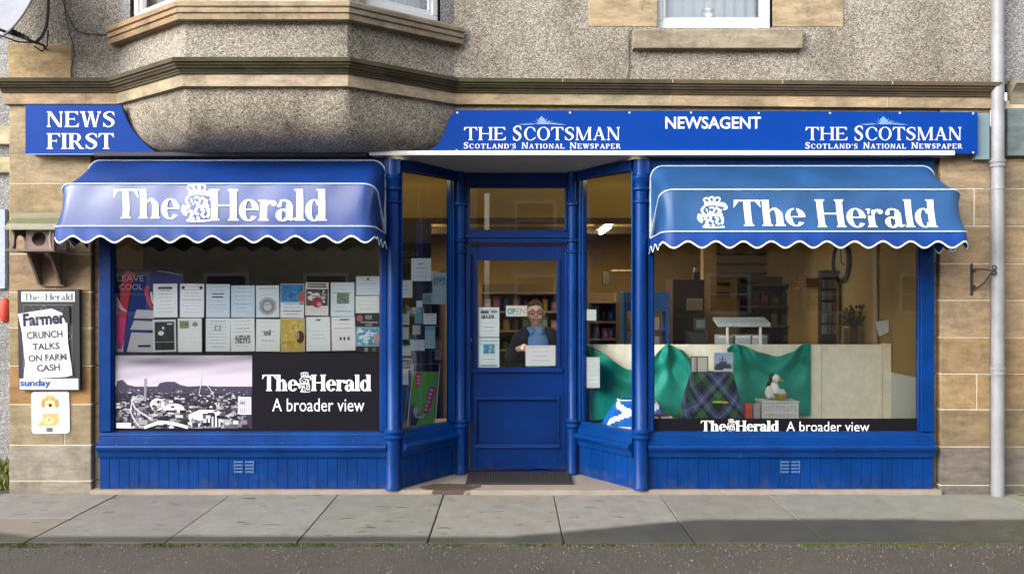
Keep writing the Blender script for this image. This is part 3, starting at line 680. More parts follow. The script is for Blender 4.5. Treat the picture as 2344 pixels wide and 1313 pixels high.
# ---------------------------------------------------------------- shopfront joinery
SPL = ((PX(916), 0.0), (PX(1040, .57), .57)); SPR = ((PX(1326, .57), .57), (PX(1451), 0.0))
def seg_sweep(mb, p0, p1, prof, col=(1, 1, 1)):
    """profile (outward, z) swept between two plan points; outward is to the street"""
    dx, dy = p1[0] - p0[0], p1[1] - p0[1]; L_ = math.hypot(dx, dy); nx, ny = dy / L_, -dx / L_
    a = [(p0[0] + nx * d, p0[1] + ny * d, z) for d, z in prof]; c = [(p1[0] + nx * d, p1[1] + ny * d, z) for d, z in prof]
    n = len(prof); mb.mesh(a + c, [(i, (i + 1) % n, n + (i + 1) % n, n + i) for i in range(n)] + [tuple(range(n))[::-1], tuple(range(n, 2 * n))], col)
def seg_box(mb, p0, p1, s0, s1, d0, d1, z0, z1, col=(1, 1, 1)):
    dx, dy = p1[0] - p0[0], p1[1] - p0[1]; L_ = math.hypot(dx, dy); tx, ty = dx / L_, dy / L_; nx, ny = ty, -tx
    MX = Matrix(((tx, nx, 0, p0[0]), (ty, ny, 0, p0[1]), (0, 0, 1, 0), (0, 0, 0, 1))); mb.box(s0, s1, d0, d1, z0, z1, col, M=MX)
def seg_quad(mb, p0, p1, s0, s1, d, z0, z1):
    dx, dy = p1[0] - p0[0], p1[1] - p0[1]; L_ = math.hypot(dx, dy); tx, ty = dx / L_, dy / L_
    q = lambda s, z: (p0[0] + tx * s + ty * d, p0[1] + ty * s - tx * d, z); mb.face([q(s0, z0), q(s1, z0), q(s1, z1), q(s0, z1)])
ZH = 2.635      # head of the glass
Z0 = .035
def shop_window(p0, p1, fl, fr, name_label, zbase=.505, vent=None):
    L_ = math.dist(p0, p1)
    g = MB(); seg_box(g, p0, p1, 0, fl, -.06, .02, zbase, ZH + .09); seg_box(g, p0, p1, L_ - fr, L_, -.06, .02, zbase, ZH + .09)
    seg_box(g, p0, p1, fl, L_ - fr, -.06, .015, ZH, ZH + .09)
    for a, c in ((fl, fl + .012), (L_ - fr - .012, L_ - fr)): seg_box(g, p0, p1, a, c, -.05, .0, zbase, ZH)      # glazing beads
    win = g.build('shop_window', M['blue'], B, bevel=.005); win['label'] = name_label
    g = MB(); seg_quad(g, p0, p1, fl * .6, L_ - fr * .6, -.03, zbase - .01, ZH + .02); g.build('pane', M['glass'], win)
    g = MB(); seg_sweep(g, p0, p1, [(-.06, zbase), (-.012, zbase), (.0, zbase - .012), (.004, .472), (.025, .462), (.032, .410), (.045, .405), (.060, .398), (.067, .385), (.064, .368), (.050, .352), (.034, .348), (.030, .335), (.024, .298), (.008, .290), (-.06, .290)])
    g.build('sill', M['blue_worn'], win, bevel=.002)
    g = MB(); nb = max(2, round(L_ / .082)); bw = L_ / nb
    for i in range(nb): seg_box(g, p0, p1, i * bw + .0012, (i + 1) * bw - .0012, -.03, rnd.uniform(-.001, .001), Z0, .29)
    seg_box(g, p0, p1, 0, L_, -.05, -.006, Z0, .288)
    g.build('stall_riser', M['blue'], win, bevel=.0022)
    if vent is not None:
        g = MB(); zc = PZ(1068, -.01)
        for k in (-1, 1):
            x0 = vent + k * .045
            for q in range(4): seg_box(g, p0, p1, x0 - .036 - p0[0], x0 + .036 - p0[0], .002, .010, zc + (q - 1.5) * .027 - .007, zc + (q - 1.5) * .027 + .007)
            seg_box(g, p0, p1, x0 + (-.036 if k < 0 else .03) - p0[0], x0 + (-.03 if k < 0 else .036) - p0[0], .001, .008, zc - .055, zc + .055)
        g.build('air_vent', M['vent'], win)
    return win
M['vent'] = simple('worn_vent_slats', (.045, .11, .27), .5, var=.3, vs=40)
SWL = shop_window((PX(228), 0), (PX(886), 0), PX(256) - PX(228), PX(886) - PX(872), 'wide left shop window covered with notices', vent=PX(559))
SWR = shop_window((PX(1482), 0), (PX(2136), 0), PX(1495) - PX(1482), PX(2136) - PX(2106), 'wide right shop window over a goods display', vent=PX(1808))
SSL = shop_window(SPL[0], SPL[1], .01, .035, 'angled narrow window left of the door')
SSR = shop_window(SPR[0], SPR[1], .035, .01, 'angled narrow window right of the door')
# corner columns
def column(cx, cy, r, top, inner=False):
    q = r / .05
    pr = [(r * 1.14, Z0), (r * 1.14, .06), (r * 1.02, .075), (r * 1.02, .44), (r * 1.3, .452), (r * 1.36, .463), (r * 1.2, .474), (r * 1.05, .484), (r * 1.25, .496), (r * 1.3, .507), (r * 1.12, .518), (r * .9, .535), (r * .86, 1.2)]
    if inner: pr += [(r * .86, 1.98), (r * 1.15, 1.99), (r * 1.15, 2.0), (r * .86, 2.01), (r * .86, 2.08), (r * 1.2, 2.09), (r * 1.2, 2.105), (r * .86, 2.115), (r * .86, 2.4), (r * 1.2, 2.41), (r * 1.2, 2.43), (r * .86, 2.45), (r * .86, top)]
    else: pr += [(r * .84, 2.36), (r * 1.1, 2.37), (r * 1.1, 2.382), (r * .84, 2.39), (r * .88, 2.46), (r * 1.2, 2.475), (r * 1.2, 2.49), (r * .95, 2.50), (r * 1.0, 2.54), (r * 1.25, 2.56), (r * 1.25, 2.58), (r * 1.05, 2.59), (r * 1.05, top)]
    g = MB(); g.lathe(pr, cx, cy, 24); 
    if not inner: g.box(cx - .062, cx + .062, cy - .05, cy + .05, 2.60, top)
    return g.build('column', M['blue'], B, smooth=True)
column((PX(886) + PX(916)) / 2 + .0, -.015, .058, 2.72); column((PX(1451) + PX(1482)) / 2, -.015, .058, 2.72)
for x in ((PX(886) + PX(916)) / 2, (PX(1451) + PX(1482)) / 2): g = MB(); g.box(x - .055, x + .055, .03, .12, Z0, 2.72); g.build('corner_post', M['blue'], B)
ix0, ix1 = PX(1054, .55), PX(1311, .55)
column(ix0, .57, .046, 2.70, True); column(ix1, .57, .046, 2.70, True)
# door case
DY = .60
g = MB(); jx0, jx1 = PX(1040, .57), PX(1326, .57); dx0, dx1 = PX(1074, DY), PX(1297, DY)
g.box(jx0, dx0 - .003, DY, DY + .10, Z0, 2.70); g.box(dx1 + .003, jx1, DY, DY + .10, Z0, 2.70)
g.box(dx0 - .003, dx1 + .003, DY + .001, DY + .09, PZ(426, DY), 2.70); g.box(dx0 - .01, dx1 + .01, DY - .03, DY + .09, PZ(556, DY), PZ(531, DY))
g.box(dx0 - .03, dx1 + .03, DY - .045, DY - .03, PZ(545, DY), PZ(536, DY)); g.box(dx0 - .03, dx0 + .015, DY - .02, DY, .5, 2.0); g.box(dx1 - .015, dx1 + .03, DY - .02, DY, .5, 2.0)
g.box(dx0 - .003, dx1 + .003, DY - .015, DY + .1, Z0 - .02, Z0 + .018)
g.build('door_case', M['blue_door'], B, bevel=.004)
g = MB(); tx0, tx1, tz0, tz1 = PX(1070, DY), PX(1298, DY), PZ(527, DY), PZ(427, DY)
for bx in ((tx0 - .005, tx0 + .02, tz0 - .02, tz1), (tx1 - .02, tx1 + .005, tz0 - .02, tz1), (tx0, tx1, tz0 - .02, tz0 + .004), (tx0, tx1, tz1 - .012, tz1)): g.box(bx[0], bx[1], DY - .01, DY + .05, bx[2], bx[3])
tw = g.build('transom_window', M['blue_door'], B, bevel=.003); g = MB(); g.face([(tx0, DY + .02, tz0), (tx1, DY + .02, tz0), (tx1, DY + .02, tz1), (tx0, DY + .02, tz1)]); g.build('pane', M['glass'], tw)
# door leaf
Y = DY + .03; z = lambda py: PZ(py, Y); x = lambda px: PX(px, Y)
gx0, gx1, gz0, gz1 = x(1093), x(1275), z(841), z(595); L0, L1, LB, LT = x(1076), x(1296), z(1072), z(561)
g = MB(); g.box(L0, gx0, Y, Y + .05, LB, LT); g.box(gx1, L1, Y, Y + .05, LB, LT); g.box(gx0, gx1, Y + .0005, Y + .05, gz1, LT); g.box(gx0, gx1, Y + .0005, Y + .05, z(910), gz0)
g.box(gx0, gx1, Y + .0005, Y + .05, LB, z(1020)); g.box(gx0 + .0, gx1 - .0, Y + .022, Y + .04, z(1020), z(910))
for bx in ((gx0 - .03, gx1 + .03, gz1, gz1 + .022), (gx0 - .03, gx0, gz0, gz1), (gx1, gx1 + .03, gz0, gz1)): g.box(bx[0], bx[1], Y - .012, Y + .002, bx[2], bx[3])
g.prism([(gx0 - .05, Y - .035, gz0 - .035), (gx0 - .05, Y + .01, gz0 - .04), (gx0 - .05, Y + .01, gz0 + .002), (gx0 - .05, Y - .004, gz0 + .002)], (gx1 - gx0 + .10, 0, 0))
pz0, pz1 = z(1019), z(911); px0, px1 = x(1086), x(1281)
g.prism([(px0, Y - .03, pz0 - .016), (px0, Y + .004, pz0 - .02), (px0, Y + .004, pz0 + .022), (px0, Y - .006, pz0 + .014)], (px1 - px0, 0, 0))
g.prism([(px0, Y - .016, pz1 - .012), (px0, Y + .004, pz1 - .014), (px0, Y + .004, pz1 + .014), (px0, Y - .014, pz1 + .012)], (px1 - px0, 0, 0))
g.box(px0, px0 + .022, Y - .010, Y + .002, pz0 + .02, pz1 - .012); g.box(px1 - .022, px1, Y - .010, Y + .002, pz0 + .02, pz1 - .012)
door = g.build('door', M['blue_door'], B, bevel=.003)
g = MB(); g.face([(gx0 - .005, Y + .03, gz0 - .005), (gx1 + .005, Y + .03, gz0 - .005), (gx1 + .005, Y + .03, gz1 + .005), (gx0 - .005, Y + .03, gz1 + .005)]); g.build('pane', M['glass'], door)
hx = x(1071); g = MB(); zc = z(777); g.ball((hx + .015, Y - .03, zc), (.022, .02, .022)); g.tube([(hx + .015, Y, zc), (hx + .015, Y - .03, zc)], .010); g.build('door_knob', M['brass'], door, smooth=True)
g = MB(); g.tube([(hx + .018, Y, z(808)), (hx + .018, Y - .035, z(812)), (hx + .018, Y - .038, z(828)), (hx + .018, Y - .035, z(842)), (hx + .018, Y, z(848))], .007); g.box(hx + .008, hx + .028, Y - .004, Y + .001, z(856), z(800)); g.build('pull_handle', M['brass'], door, smooth=True)
g = MB(); g.box(hx + .010, hx + .026, Y - .004, Y + .001, z(880), z(866)); g.build('keyhole_plate', M['brass'], door, bevel=.002)
for py in (684, 938):
    g = MB(); g.ball((hx + .012, Y - .004, z(py)), (.012, .006, .012)); g.build('stud', M['steel'], door, smooth=True)
# fascia beam over glass, soffit, white edge
g = MB(); g.box(PX(228), PX(886), -.02, .12, ZH + .09, 2.76)
g.box(PX(232), PX(846), -.13, -.02, 2.735, 2.765); NB = simple('navy_beam', (.006, .008, .022), .6); g.build('fascia_beam', NB, B); g = MB(); g.box(PX(1482), PX(2136), -.02, .12, ZH + .09, 2.76); g.build('fascia_beam', NB, B)
g = MB(); c0, c1 = PX(845, -.14), PX(2186, -.14)
nb = 9
g.box(c0, c1, -.142, -.115, 2.738, 2.775)
edge = g.build('canopy_edge', M['white'], B, bevel=.004)
g = MB(); a0, a1 = PX(880), PX(1490)
for k in range(7):
    y0, y1 = -.114 + k * .112, -.114 + (k + 1) * .112 - .003
    s0, s1 = 2.745 - .045 * (y0 + .114) / .75, 2.745 - .045 * (y1 + .114) / .75
    xx0, xx1 = (c0 + .01, c1 - .01) if k < 1 else (a0, a1)
    g.mesh([(xx0, y0, s0), (xx1, y0, s0), (xx1, y1, s1), (xx0, y1, s1), (xx0, y0, s0 + .02), (xx1, y0, s0 + .02), (xx1, y1, s1 + .02), (xx0, y1, s1 + .02)], [(0, 3, 2, 1), (4, 5, 6, 7), (0, 1, 5, 4), (2, 3, 7, 6), (1, 2, 6, 5), (3, 0, 4, 7)])
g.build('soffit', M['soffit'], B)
g = MB()      # dark head rails along splays and door under the soffit
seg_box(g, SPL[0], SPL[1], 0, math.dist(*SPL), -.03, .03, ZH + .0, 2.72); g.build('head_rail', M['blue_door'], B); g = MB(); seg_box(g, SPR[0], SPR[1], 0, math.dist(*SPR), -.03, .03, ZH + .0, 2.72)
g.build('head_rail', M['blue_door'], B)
# threshold slab: floor of the recess and a thin step in front
g = MB(); zz = Z0
pl = [(PX(212), -.05), (PX(2150), -.05), (PX(2150), .10), (SPR[1][0], .10), (SPR[0][0] + .05, .75), (SPL[1][0] - .05, .75), (SPL[0][0], .10), (PX(212), .10)]
g.prism([(p[0], p[1], -.05) for p in pl], (0, 0, .05 + zz)); g.build('threshold_slab', M['threshold'], B, bevel=.006)
# back of building, party walls & roof slab close the volume
INX0, INX1, BY = -3.43, 3.43, 4.6
g = MB(); g.box(XL, XR, BY + .1, BY + .4, 0, ZT); g.box(XL, XL + .3, .35, BY + .1, 0, ZT); g.box(XR - .3, XR, .35, BY + .1, 0, ZT); g.build('rear_walls', M['harl_grey'], B)
g = MB(); g.box(XL - .1, XR + .05, -.7, BY + .5, ZT, ZT + .12); g.build('roof', simple('slate', (.07, .075, .085), .7), B)
# ================================================================ SHOP INTERIOR (parts of the building)
M['wall_in'] = simple('ochre_wall_paint', (.33, .225, .08), .85, var=.15, vs=2)
M['ceil_in'] = simple('cream_ceiling', (.55, .40, .13), .85)
M['floor_in'] = simple('brown_floor', (.10, .07, .045), .6, var=.2, vs=5)
g = MB(); g.box(INX0 - .05, INX0, .1, BY, 0, 3.1); g.box(INX1, INX1 + .05, .1, BY, 0, 3.1); g.box(INX0, INX1, BY, BY + .05, 0, 3.1)
g.build('interior_wall', M['wall_in'], B)
g = MB(); g.box(INX0 - .05, INX1 + .05, .13, 1.3, 2.86, 2.9); g.box(INX0, INX1, 1.3, 1.36, 2.31, 2.9); g.box(INX0, INX1, 1.36, BY, 2.42, 2.46); g.build('ceiling', M['ceil_in'], B)
g = MB(); g.box(INX0, INX1, 1.27, 1.298, 2.30, 2.36); g.box(INX0, INX1, 3.2, 3.3, 2.34, 2.42); g.build('ceiling_beam', simple('brown_beam', (.09, .06, .03), .7), B)
g = MB(); g.box(INX0, INX1, .76, BY, -.02, .03); g.build('interior_floor', M['floor_in'], B)
DB = simple('cream_display_bed', (.55, .50, .38), .7)
for pts in ([(INX0, .07), (-.955, .07), (-.585, .66), (-.585, .95), (INX0, .95)], [(.665, .66), (1.035, .07), (INX1, .07), (INX1, .95), (.665, .95)]): g = MB(); g.prism([(a, c, .44) for a, c in pts], (0, 0, .03)); g.build('display_bed', DB, B)
# dark timber partition behind the left display
g = MB(); g.box(INX0, PX(985, .9), .96, 1.0, .47, 2.30); g.build('display_back', simple('dark_partition', (.06, .048, .032), .75, var=.25, vs=6), B)
# dado of the right wall
g = MB(); g.box(INX1 - .012, INX1 - .001, .08, 1.0, .47, .92); g.build('dado', simple('pale_grey_dado', (.66, .72, .72), .6), B)
g = MB(); g.box(INX1 - .025, INX1 - .0125, 1.0, 1.08, .03, 2.3, (.4, .35, .25)); g.build('corner_trim', M['matt'], B)

# lit fluorescent fittings
M['tube'] = simple('lit_fluorescent_tube', (1.0, .88, .62), .4, emit=9)
for px, lab in ((952, 'lit ceiling tube light seen through the narrow window left of the door'), (1384, 'lit ceiling tube light seen through the narrow window right of the door')):
    X = PX(px, 2.7); t = thing('ceiling_light', lab, 'ceiling light', (X, 2.7, 2.42), 'tube lights on the shop ceiling')
    g = MB(); g.box(X - .05, X + .05, 2.2, 3.15, 2.375, 2.419, (.6, .6, .58)); g.build('fitting', M['matt'], t)
    g = MB(); g.tube([(X, 2.22, 2.345), (X, 3.13, 2.345)], .022, 10); g.build('tube', M['tube'], t, smooth=True)
    la = bpy.data.lights.new('tube_glow', 'AREA'); la.shape = 'RECTANGLE'; la.size = .12; la.size_y = .95; la.energy = 9; la.color = (1, .82, .52)
    lo = bpy.data.objects.new('tube_glow', la); C.objects.link(lo); lo.location = (X, 2.7, 2.31)

for px, X, lab in ((915, -.99, 'small warm lit bulb under the display ceiling by the left column'), (1455, 1.07, 'small warm lit bulb under the display ceiling by the right column')):
    t = thing('display_bulb', lab, 'lamp', (X, .42, 2.86), 'warm bulbs over the window displays')
    g = MB(); g.lathe([(.03, 2.855), (.03, 2.82), (.018, 2.81)], X, .42, 12, (.5, .45, .35)); g.build('socket', M['matt'], t, smooth=True)
    g = MB(); g.ball((X, .42, 2.775), .032); g.build('bulb', M['tube'], t, smooth=True)
    la = bpy.data.lights.new('bulb_glow', 'POINT'); la.energy = 4; la.color = (1, .80, .48); la.shadow_soft_size = .05; lo = bpy.data.objects.new('bulb_glow', la); C.objects.link(lo); lo.location = (X, .42, 2.72)

def obj_box(name, label, cat, x0, x1, y0, y1, z0, z1, col, mat=None, bevel=.003, group=None):
    g = MB(); g.box(x0, x1, y0, y1, z0, z1, col); return tag(g.build(name, mat or M['soft'], bevel=bevel), label, cat, group)

# right-hand display: cream screen behind the goods
Y = .74; t = thing('display_screen', 'long cream panel screen standing behind the right window display', 'screen', (PX(1690, Y), Y, .47))
xs_ = [PX(1336, Y), PX(1535, Y), PX(1672, Y), PX(1881, Y), PX(2019, Y)]; zt = PZ(788, Y)
for a, c in zip(xs_, xs_[1:]):
    g = MB(); g.box(a + .002, c - .002, Y, Y + .025, .472, zt, (.84, .80, .66)); g.build('panel', M['matt'], t, bevel=.002)
g = MB(); g.box(PX(2019, Y), PX(2038, Y), Y - .02, Y + .03, .472, zt + .01, (.82, .77, .60)); g.build('end_post', M['matt'], t, bevel=.003)

# green drapes hung in swags
M['green'] = simple('green_cloth', (.0, .26, .20), .6, .4, var=.12, vs=7)
def drape(px0, px1, top, bot, label, Yb=.72, seed=1, edge=None, peaks=()):
    r = random.Random(seed)
    def interp(tab, x):
        for (a, ya), (c, yc) in zip(tab, tab[1:]):
            if a <= x <= c:
                k = (x - a) / (c - a); k2 = k * k * (3 - 2 * k); k = .5 * k + .5 * k2; return ya + (yc - ya) * k
        return tab[-1][1]
    def fn(u, v):
        px = px0 + (px1 - px0) * u; yt = interp(top, px); yb = interp(bot, px); py = yt + (yb - yt) * v
        if edge: px = px + edge * v * (1 - u)
        d = 0
        for k, (pk, s) in enumerate(peaks):      # folds radiate from the hanging points
            ang = math.atan2(px - pk, (py - 770) + 12); rad = math.hypot(px - pk, py - 780)
            d += .034 * math.sin(ang * 11 + k * 2) * math.exp(-rad / 130) * min(1, rad / 25) * s
        d += .026 * math.sin((py - yt) / 13 + .6 * math.sin(px / 40)) * math.exp(-((v - .28) / .32) ** 2)
        d += .010 * math.sin(px / 17 + py / 60)
        return P(px, py, Yb - .045 - max(d, -.028))
    g = MB(); g.grid(fn, 110, 46); ob = g.build('green_drape', M['green'], smooth=True); s = ob.modifiers.new('Solidify', 'SOLIDIFY'); s.thickness = .003
    return tag(ob, label, 'drape', 'green cloth swags on the cream screen')
drape(1338, 1590, [(1338, 784), (1350, 792), (1440, 846), (1478, 835), (1528, 786), (1560, 800), (1592, 830)], [(1338, 962), (1450, 958), (1545, 952), (1592, 948)], 'green cloth with one peak, hung left of the tartan covered stand', seed=1, peaks=((1342, 1), (1530, 1.4)))
drape(1664, 1856, [(1664, 798), (1680, 786), (1700, 790), (1740, 806), (1780, 816), (1812, 806), (1838, 788), (1856, 786)], [(1664, 948), (1856, 950)], 'green cloth swag hung behind the white crate', edge=34, seed=2, peaks=((1684, 1.3), (1852, 1.2)))

# tartan covered stand
def tartan(name):
    m, n, b = nmat(name); L = n.links.new; uv = nd(n, 'ShaderNodeAttribute', attribute_name='Cloth'); sp = nd(n, 'ShaderNodeSeparateXYZ'); L(uv.outputs['Vector'], sp.inputs[0])
    def band(o, sc_):
        m1 = nd(n, 'ShaderNodeMath', operation='MULTIPLY'); m1.inputs[1].default_value = sc_; L(o, m1.inputs[0]); f = nd(n, 'ShaderNodeMath', operation='FRACT'); L(m1.outputs[0], f.inputs[0])
        cr = nd(n, 'ShaderNodeValToRGB'); cr.color_ramp.interpolation = 'CONSTANT'; el = cr.color_ramp.elements; el[0].position = 0; el[0].color = (.01, .03, .025, 1); el[1].position = .18; el[1].color = (.045, .16, .08, 1)
        for p, c in ((.42, (.006, .01, .03)), (.55, (.09, .12, .34)), (.66, (.26, .30, .45)), (.70, (.06, .08, .24)), (.84, (.005, .01, .02))):
            e_ = el.new(p); e_.color = (*c, 1)
        L(f.outputs[0], cr.inputs[0]); return cr.outputs[0]
    mx = nd(n, 'ShaderNodeMix', data_type='RGBA'); mx.inputs[0].default_value = .5; L(band(sp.outputs[0], 5.2), mx.inputs[6]); L(band(sp.outputs[1], 5.2), mx.inputs[7]); L(mx.outputs[2], b.inputs['Base Color']); b.inputs['Roughness'].default_value = .9
    return m
M['tartan'] = tartan('blue_green_tartan')
Y = .42; t = thing('tartan_stand', 'display stand covered by a blue and green tartan cloth', 'display stand', (PX(1622, Y), Y, .47))
cxs, zt = PX(1624, Y), PZ(851, .33); g = MB()
pts = []
def tt(u, v):
    a = 2 * math.pi * u; ca, sa = math.cos(a), math.sin(a); sq = lambda c: math.copysign(abs(c) ** .55, c)
    hw, hd = .165 + .125 * v ** .8, .10 + .09 * v; fold = 1 + .055 * v * math.sin(9 * a + 1) + .02 * v * math.sin(17 * a)
    return Vector((cxs + sq(ca) * hw * fold, .34 + sq(sa) * hd * fold, zt - (zt - .472) * v))
g.grid(tt, 96, 24); g.face([tt(k / 96, 0) for k in range(96)]); cl = g.build('tartan_cloth', M['tartan'], t, smooth=True)
me = cl.data; at = me.attributes.new('Cloth', 'FLOAT_VECTOR', 'POINT'); ca_, sa_ = math.cos(.75), math.sin(.75)
for i, v in enumerate(me.vertices):
    x_, z_ = v.co.x - cxs, v.co.z - v.co.y * .7; at.data[i].vector = (x_ * ca_ + z_ * sa_, -x_ * sa_ + z_ * ca_, 0)
g = MB(); g.box(cxs - .13, cxs + .13, .27, .41, .474, zt - .01, (.2, .15, .1)); g.build('stand_box', M['matt'], t)

# things on the stand
def leaf(name, label, cat, mp, x0, y0, x1, y1, col, draw=None, th=.004, group=None, mat=None, back=None, parent=None, q=None):
    """a printed sheet: thickness box plus what is printed on its face"""
    g = MB(); c = q or [(x0, y0), (x1, y0), (x1, y1), (x0, y1)]
    f = [mp(*p) for p in c]; bk = [mp(p[0], p[1], -th) for p in c]
    g.face([f[3], f[2], f[1], f[0]], col); g.face(bk, back or col)
    for i in range(4): j = (i + 1) % 4; g.face([f[i], f[j], bk[j], bk[i]], col)
    if draw: draw(g, mp, x0, y0, x1, y1)
    return tag(g.build(name, mat or M['print'], parent), label, cat, group)
Y = .30; mp = PLN(Y); W = (.78, .80, .80)
def d_books(g, m, x0, y0, x1, y1):
    K = (.03, .03, .03); g.rect(m, x0, y0, x1, y0 + 2, K, .001)
    for a in (x0, x0 + 14, x1 - 2): g.rect(m, a, y0, a + 2, y1, K, .001)
    g.rect(m, x0 + 8, y0 + 3, x0 + 10, y1, (.5, .3, .3), .001); g.rect(m, x0 + 11, y0 + 3, x0 + 14, y1, (.35, .36, .4), .001)
leaf('picture_frame', 'black framed pair of white cards standing on the tartan stand', 'picture frame', mp, 1581, 815, 1621, 850, (.70, .68, .62), d_books, .02)
def d_ship(g, m, x0, y0, x1, y1):
    for k in range(5): g.rect(m, x0 + 1, y0 + 1 + k * 8, x1 - 1, y0 + 9 + k * 8, [(.35, .50, .75), (.42, .56, .78), (.5, .6, .75), (.30, .36, .48), (.22, .26, .34)][k], .001)
    g.poly(m, [(1636, 841), (1642, 832), (1668, 832), (1674, 838), (1672, 845), (1638, 846)], (.06, .08, .13), .0016)
    g.rect(m, 1646, 826, 1664, 832, (.10, .13, .2), .0018); g.rect(m, 1653, 814, 1655, 828, (.08, .1, .15), .0018); g.rect(m, 1645, 821, 1662, 823, (.1, .12, .18), .002); g.rect(m, 1656, 843, 1676, 849, (.7, .7, .7), .0021)
leaf('photo_print', 'blue photograph of a ship propped on the tartan stand', 'photograph', mp, 1634, 806, 1678, 850, (.72, .78, .85), d_ship)
g = MB(); g.ball((PX(1645, .12), .14, PZ(920, .13)), (.05, .015, .012), (.35, .75, .05)); g.ball((PX(1652, .12) + .035, .14, PZ(921, .13)), (.03, .014, .011), (.75, .4, .05)); tag(g.build('fishing_lure', M['soft'], smooth=True), 'small neon green and orange lure on the tartan cloth', 'lure')

# white crate with a seabird figure
def crate(name, label, x0, x1, y0, y1, z0, z1, col=(.78, .80, .80)):
    t = thing(name, label, 'crate', ((x0 + x1) / 2, (y0 + y1) / 2, z0)); g = MB(); th = .008
    g.box(x0, x1, y0, y1, z0, z0 + th, col); g.box(x0, x1, y1 - th, y1, z0 + th, z1, col); g.box(x0, x0 + th, y0, y1 - th, z0 + th, z1, col); g.box(x1 - th, x1, y0, y1 - th, z0 + th, z1, col)
    n_ = 9; dx = (x1 - x0 - 2 * th) / n_; g.box(x0 + th + .001, x1 - th - .001, y0 + th + .002, y0 + th + .006, z0 + th + .001, z1 - .002, (.62, .64, .64))
    for k in range(4): zz = z0 + th + (z1 - z0 - th) * k / 3.4; g.box(x0 + th, x1 - th, y0 + .0005, y0 + th, zz, zz + .014, col)
    for k in range(n_ + 1): xx = x0 + th + dx * k * .985; g.box(xx, xx + .006, y0 + .002, y0 + th, z0 + th, z1, col)
    g.build('basket', M['soft'], t, bevel=.002); g = MB(); g.box(x0 - .008, x1 + .008, y0 - .008, y1 + .008, z1 + .001, z1 + .012, col); g.build('lid', M['soft'], t, bevel=.003); return t
zc0 = .471; c0x, c1x = PX(1745, .25), PX(1828, .25); crate('storage_crate', 'white slatted plastic crate holding up a toy seabird', c0x, c1x, .25, .45, zc0, PZ(921, .25))
ztop = PZ(921, .25) + .013
g = MB(); bx = PX(1772, .34); K = (.03, .03, .035); Wt = (.82, .82, .80)
t = thing('toy_puffin', 'black and white toy seabird sitting on the white crate', 'toy bird', (bx, .33, ztop))
g.ball((bx, .34, ztop + .085), (.045, .05, .075), Wt); g.ball((bx - .018, .365, ztop + .095), (.045, .045, .075), K); g.build('body', M['soft'], t, smooth=True)
g = MB(); g.ball((bx + .005, .32, ztop + .185), (.036, .038, .038), Wt); g.ball((bx - .012, .335, ztop + .192), (.036, .036, .038), K); g.build('head', M['soft'], t, smooth=True)
g = MB(); g.tube([(bx + .03, .30, ztop + .18), (bx + .055, .27, ztop + .172)], [.013, .004], 8, (.7, .25, .05)); g.build('beak', M['soft'], t, smooth=True)
g = MB(); g.ball((bx - .055, .30, ztop + .07), (.035, .02, .055), Wt); g.ball((bx + .05, .30, ztop + .06), (.04, .02, .04), (.55, .66, .70)); g.build('scarf', M['soft'], t, smooth=True)
t = thing('bowl', 'gold glazed oval dish beside the toy seabird', 'dish', (PX(1790, .28), .28, ztop)); g = MB(); g.lathe([(.02, ztop), (.045, ztop + .02), (.06, ztop + .06), (.055, ztop + .062), (.04, ztop + .03), (.01, ztop + .02)], PX(1788, .28), .29, 20, (.45, .32, .05)); g.build('dish', M['soft'], t, smooth=True)
obj_box('book', 'red covered book leaning at the left of the white crate', 'book', PX(1706, .22), PX(1722, .22), .22, .26, .471, PZ(923, .22), (.62, .09, .05))
obj_box('book', 'black and white patterned box between the red book and the crate', 'box', PX(1725, .22), PX(1740, .22), .22, .28, .471, PZ(925, .22), (.40, .40, .40))
obj_box('folded_cloth', 'white folded cloth under the white crate and the red book', 'cloth', PX(1700, .2), PX(1838, .2), .26, .60, .4706, .49, (.75, .75, .74), bevel=.006)

# saltire flag draped over a low box in the corner of the right display
t = thing('flag_cloth', 'blue and white cross flag draped over a low box behind the right column', 'flag', (PX(1450, .3), .35, .47))
def fl(u, v):
    a = 2 * math.pi * u; sq = lambda c: math.copysign(abs(c) ** .45, c); hw, hd = .16 + .13 * v ** .9, .08 + .05 * v; fo = 1 + .06 * v * math.sin(7 * a)
    return Vector((1.085 + sq(math.cos(a)) * hw * fo, .46 + sq(math.sin(a)) * hd * fo, .715 - .24 * v ** 1.15))
def flc(u, v):
    w_ = abs(((u * 6) % 1) - .5); return (.80, .82, .84) if v < .07 or v > .95 or (.52 < u < .98 and min(abs((u - .52) / .46 - v), abs(1 - (u - .52) / .46 - v)) < .11) else (.01, .13, .52)
g = MB(); g.grid(fl, 84, 18, flc); g.face([fl(k / 84, 0) for k in range(84)], (.02, .14, .52)); ob = g.build('flag', M['matt'], t, smooth=True)
t = thing('striped_towel_roll', 'white and blue striped fabric roll beside the right column', 'fabric roll', (PX(1515, .2), .22, .47))
g = MB()
for k in range(7): x0 = PX(1494, .2) + k * .0235; g.tube([(x0, .24, .535), (x0 + .0235, .24, .535)], .062, 18, [(.8, .82, .84), (.8, .82, .84), (.02, .14, .52), (.8, .82, .84), (.8, .82, .84), (.7, .72, .76), (.8, .82, .84)][k])
g.build('roll', M['matt'], t, smooth=True)
obj_box('book', 'maroon covered book lying on the striped fabric roll', 'book', PX(1496, .2), PX(1528, .2), .2, .3, .6, .615, (.25, .05, .12))

